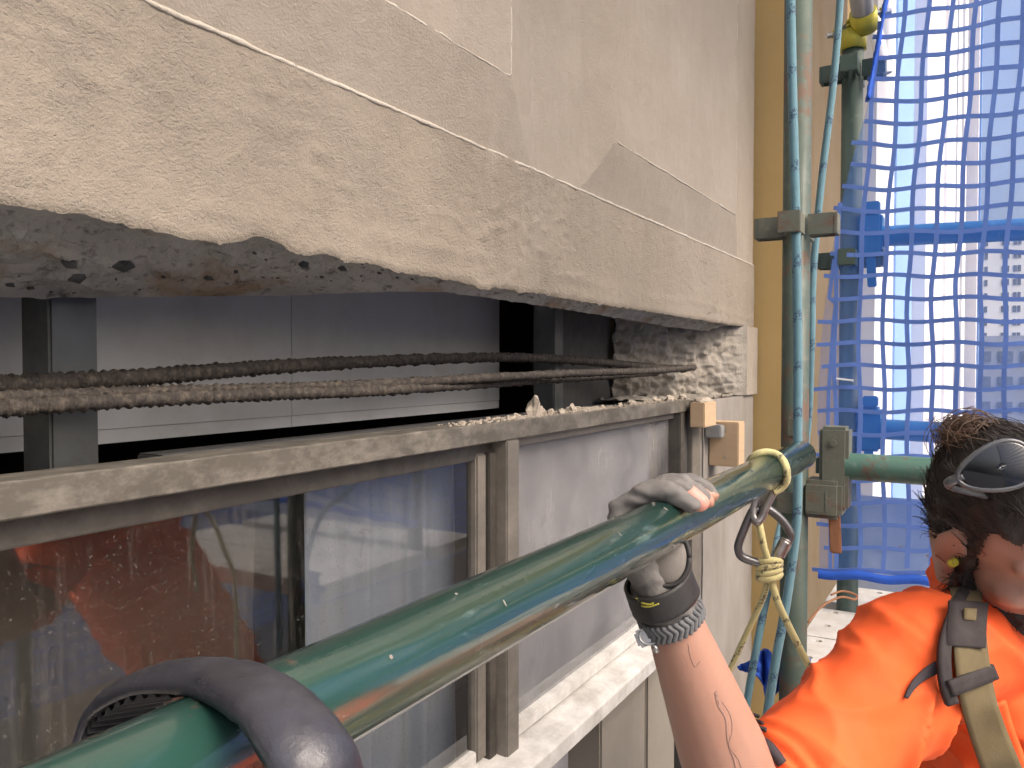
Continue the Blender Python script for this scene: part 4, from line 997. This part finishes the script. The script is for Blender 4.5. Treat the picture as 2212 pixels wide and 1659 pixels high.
def cuff(name, c, r0, r1, hgt, mat, parent, thick=.003):
    rows = []
    for k in range(9):
        q = k/8; rr = lerp(r0, r1, q)
        for_ = [c+fa*(hgt*(q-.5))+(fu*math.cos(a)*.86+fv*math.sin(a))*(rr+.0006*nz(a*2, k, 0)) for a in [2*math.pi*i/40 for i in range(40)]]
        rows.append(for_)
    o = MB().quadgrid(rows, True).build(name, mat, parent, True); m_ = o.modifiers.new('t', 'SOLIDIFY'); m_.thickness = thick; m_.offset = 1
    return o
cuff('wrist_strap', WR+fa*.004, .0365, .0355, .027, M['glove_dark'], glove)
strap_bv = BVHTree.FromPolygons([v.co.copy() for v in glove.children[-1].data.vertices], [tuple(p.vertices) for p in glove.children[-1].data.polygons])
for pix, wd in (([(1372, 1292), (1378, 1304), (1374, 1316), (1366, 1322)], 7), ([(1385, 1302), (1400, 1306), (1412, 1303)], 4), ([(1385, 1309), (1402, 1311), (1424, 1304)], 3)):
    drape('strap_print', pix, M['yellow_print'], glove, wd, strap_bv, .0042, 3, 5, .0004)
# paracord bracelet
bc_ = WR-fa*.026; rw = .0315
br_ = cuff('bracelet', bc_, rw, rw+.001, .017, M['bracelet'], man, .003)
bb = MB()
for i in range(34):
    a = 2*math.pi*i/34
    for s in (-1, 1):
        c = bc_+(fu*math.cos(a)*.87+fv*math.sin(a))*(rw+.0036); d_ = (-fu*math.sin(a)+fv*math.cos(a))
        bb.caps(c+fa*.0075*s-d_*.002, .0024, c+fa*.0005*s+d_*.0025, .0026, 8)
bb.build('braid', M['bracelet'], br_, True)
h = BVHTree.FromPolygons([v.co.copy() for v in br_.data.vertices], [tuple(p.vertices) for p in br_.data.polygons]).ray_cast(Vector((0, 0, 0)), ray(1405, 1372).normalized())
if h[0]:
    bn = -ray(1405, 1372).normalized(); bu = (fa-bn*fa.dot(bn)).normalized(); bs = bu.cross(bn)
    MB().obox(h[0]+bn*.004, bs*.015, bu*.0085, bn*.003).build('buckle', M['krab_silver'], br_, bevel=.0025)
    MB().tube([h[0]+bn*.006+bs*math.cos(a)*.011+bu*math.sin(a)*.008 for a in [2*math.pi*i/20 for i in range(21)]], .0016, 8).build('shackle', M['zinc'], br_, True)
    MB().tube([h[0]+bn*.006-bu*.008, h[0]+bn*.005-bu*.017], .003, 8).build('shackle_pin', M['zinc'], br_, True)
# hair, beard, ear plug
hr = MB(); hr.ell(hl(-.013, 0, .035), F*.102, L_*.0815, U_*.093)
hr.ell(hl(-.045, 0, .005), F*.062, L_*.068, U_*.080)
for s in (-1, 1): hr.caps(hl(.010, .068*s, .03), .011, hl(.012, .070*s, -.05), .007)
hme = remesh(hr, .0045, 4)
for v, n_ in zip(hme.vertices, [v.normal.copy() for v in hme.vertices]): v.co += n_*(.003*fbm(v.co.x, v.co.y, v.co.z, 35, 4)+.002*nz(v.co.x, v.co.y, v.co.z, 90))
# keep the face free: cut the cap along a hairline plane
cut(hme, hl(.052, 0, .045), (F*.86-U_*.50).normalized()) if False else None
bm = bmesh.new(); bm.from_mesh(hme); dele = []
for v in bm.verts:
    q = v.co-H; f_, l_, u_ = q.dot(F), q.dot(L_), q.dot(U_)
    if (f_ > .052 and u_ < .080) or (f_ > .022 and u_ < .055): dele.append(v)
bmesh.ops.delete(bm, geom=dele, context='VERTS'); bm.to_mesh(hme); bm.free()
hair = from_mesh('hair', hme, M['hair'], man)
bunc = at_d(2092, 945, 1.0)
rnd = random.Random(11); stm = MB(); stl = MB()
def curl(b, p, d, n, turns, rad, ln, th):
    d = d.normalized(); a = d.orthogonal().normalized(); c = d.cross(a); ph = rnd.uniform(0, 6.28); pts = []
    for i in range(n):
        q = i/(n-1); an = ph+q*turns*6.28; rr = rad*(.3+.7*q)
        pts.append(p+d*(ln*q)+a*(math.cos(an)*rr)+c*(math.sin(an)*rr)+Vector((0, 0, -ln*.25*q*q)))
    b.tube(pts, [th*(1-.6*i/(n-1)) for i in range(n)], 4, cap=False)
vs_ = [v for v in hme.vertices]
for i in range(2600):
    v = rnd.choice(vs_); dr = (bunc-v.co).normalized()+Vector((rnd.uniform(-1, 1), rnd.uniform(-1, 1), rnd.uniform(-1, 1)))*.35
    dr = dr-v.normal*dr.dot(v.normal)*1.0+v.normal*.04; ln = rnd.uniform(.02, .045)
    curl(stm, v.co-v.normal*.001, dr+Vector((0, 0, .10)), 9, rnd.uniform(.2, .6), rnd.uniform(.001, .0035), ln, .0007)
for i in range(160):
    v = rnd.choice(vs_); curl(stm, v.co.copy(), v.normal*.5+Vector((rnd.uniform(-1, 1), rnd.uniform(-1, 1), rnd.uniform(-1, .3))), 14, rnd.uniform(.6, 1.3), .004, rnd.uniform(.010, .022), .0005)
stm.build('strands', M['hair'], hair, True)
bun = MB(); bun.ell(bunc, _R*.025, _D*.025, Vector((0, 0, .023)))
bun.caps(bunc, .016, lerp(bunc, hl(-.03, 0, .09), .7), .015)
bnm = remesh(bun, .003, 3)
for v, n_ in zip(bnm.vertices, [v.normal.copy() for v in bnm.vertices]): v.co += n_*(.006*fbm(v.co.x, v.co.y, v.co.z, 60, 4))
bo = from_mesh('hair_bun', bnm, M['hair_light'], hair)
for i in range(420):
    a = Vector((rnd.gauss(0, 1), rnd.gauss(0, 1), rnd.gauss(0, 1))).normalized(); c = Vector((rnd.gauss(0, 1), rnd.gauss(0, 1), rnd.gauss(0, 1))); c = (c-a*c.dot(a)).normalized(); rr = rnd.uniform(.018, .033)
    a0 = rnd.uniform(0, 6.28); sp_ = rnd.uniform(2, 4.5); cc_ = bunc+Vector((rnd.gauss(0, .008), rnd.gauss(0, .008), rnd.gauss(0, .006)-.002))
    stl.tube([cc_+(a*math.cos(a0+sp_*k/13)+c*math.sin(a0+sp_*k/13))*rr for k in range(14)], .00045, 4, cap=False)
for (u, v) in ((2042, 1090), (2035, 1105), (2050, 1060), (2060, 1120), (2045, 1075), (2055, 1040), (2048, 1100), (2040, 1085)):
    curl(stl, at_d(u+18, v-5, .985), -_R+Vector((0, 0, rnd.uniform(-.8, .1))), 26, rnd.uniform(1.2, 1.9), .011, .02, .0007)
for i in range(20): curl(stl, at_d(rnd.uniform(2050, 2110), rnd.uniform(960, 1000), 1.0), -_R*rnd.uniform(.3, 1)+Vector((0, 0, rnd.uniform(-.6, .3))), 20, rnd.uniform(.6, 1.3), .010, .024, .0006)
stl.build('loose_curls', M['hair_light'], hair, True)
bd = MB(); bd.ell(hl(.040, 0, -.092), F*.060, L_*.060, U_*.050); bd.ell(hl(.060, 0, -.118), F*.046, L_*.046, U_*.050)
for s in (-1, 1): bd.caps(hl(.014, .068*s, -.035), .008, hl(.032, .054*s, -.095), .026)
bd.ell(hl(.045, 0, -.150), F*.046, L_*.052, U_*.055); bd.ell(hl(.030, 0, -.185), F*.034, L_*.036, U_*.04)
bd.caps(hl(.100, -.026, -.052), .007, hl(.100, .026, -.052), .007)
bdm = remesh(bd, .004, 3)
for v, n_ in zip(bdm.vertices, [v.normal.copy() for v in bdm.vertices]): v.co += n_*(.005*fbm(v.co.x, v.co.y, v.co.z, 60, 4))
beard = from_mesh('beard', bdm, M['hair'], man)
bs_ = MB()
for i in range(900):
    v = rnd.choice(bdm.vertices); curl(bs_, v.co.copy(), v.normal*.5-U_*.7+Vector((rnd.uniform(-1, 1), rnd.uniform(-1, 1), rnd.uniform(-1, 1)))*.5, 7, rnd.uniform(.3, .8), .003, rnd.uniform(.010, .022), .0006)
bs_.build('strands', M['hair'], beard, True)
for s in (-1, 1):
    eb_ = MB(); 
    for i in range(40):
        q = i/39; p = hl(.093-.022*q*q-.004, (.016+.038*q)*s, .032+.006*math.sin(q*3)); curl(eb_, p, L_*s*.8+U_*.3+F*.2, 5, .2, .001, .009, .0008)
    eb_.build('eyebrow', M['hair'], man, True)
    MB().ell(hl(.072, .032*s, .006), F*.012, L_*.014, U_*.008).build('eyelid', M['skin'], man, True)
    ll = MB(); ll.tube([hl(.083-.006*abs(q), (.032+.013*q)*s, .000-.003*(1-q*q)) for q in (-1, -.5, 0, .5, 1)], .0012, 6); ll.build('eyelash', M['hair'], man, True)
MB().caps(hl(.005, -.078, -.020), .0050, hl(.005, -.084, -.021), .0050).build('ear_plug', M['earplug'], man, True)

# sunglasses pushed up on the hair
sg = thing('sunglasses', hl(.06, 0, .12), 'dark wraparound sunglasses with grey frame pushed up on the curly hair', 'sunglasses')
gN = (F*.55+U_*.84).normalized(); gU = (U_*.55-F*.84).normalized(); gC = hl(-.004, -.046, .148)
for s in (-1, 1):
    def gp(a, k, lift=0):                            # point on a lens, angle a, size k
        x = math.cos(a); y = math.sin(a); l = (.038+.033*k*x)*s; hgt = .024*k*y*(1-.18*x)
        return gC+L_*l+gU*(hgt)+gN*(.012-7.5*l*l+lift-3*hgt*hgt)
    rows = [[gp(2*math.pi*i/36, k) for i in range(36)] for k in (.0004, .15, .3, .45, .6, .75, .9, 1.0)]
    o = MB().quadgrid(rows, True).build('lens', M['lens'], sg, True); m_ = o.modifiers.new('t', 'SOLIDIFY'); m_.thickness = .002
    MB().tube([gp(2*math.pi*i/36, 1.02, .0005) for i in range(37)], .0028, 8).build('rim', M['frame_black'], sg, True)
    arm = spline([gC+L_*.067*s+gU*.002-gN*.022, gC+L_*.076*s-gN*.040-gU*.004, hl(-.01, .070*s, .085), hl(-.045, .060*s, .05)], 6)
    MB().tube(arm, .0036, 8, flat=(1.5, .8)).build('temple_arm', M['frame_black'], sg, True)
MB().tube([gC+L_*l+gN*.013+gU*.004 for l in (-.008, 0, .008)], .003, 8).build('bridge', M['frame_black'], sg, True)
# exposed fingertip
MB().caps(lerp(FP[1][3], FP[1][4], .6)+Vector((0, 0, .0015)), FR[1]*1.10, FP[1][4]+Vector((0, 0, .001)), FR[1]*1.0).build('fingertip', M['skin_pink'], man, True)
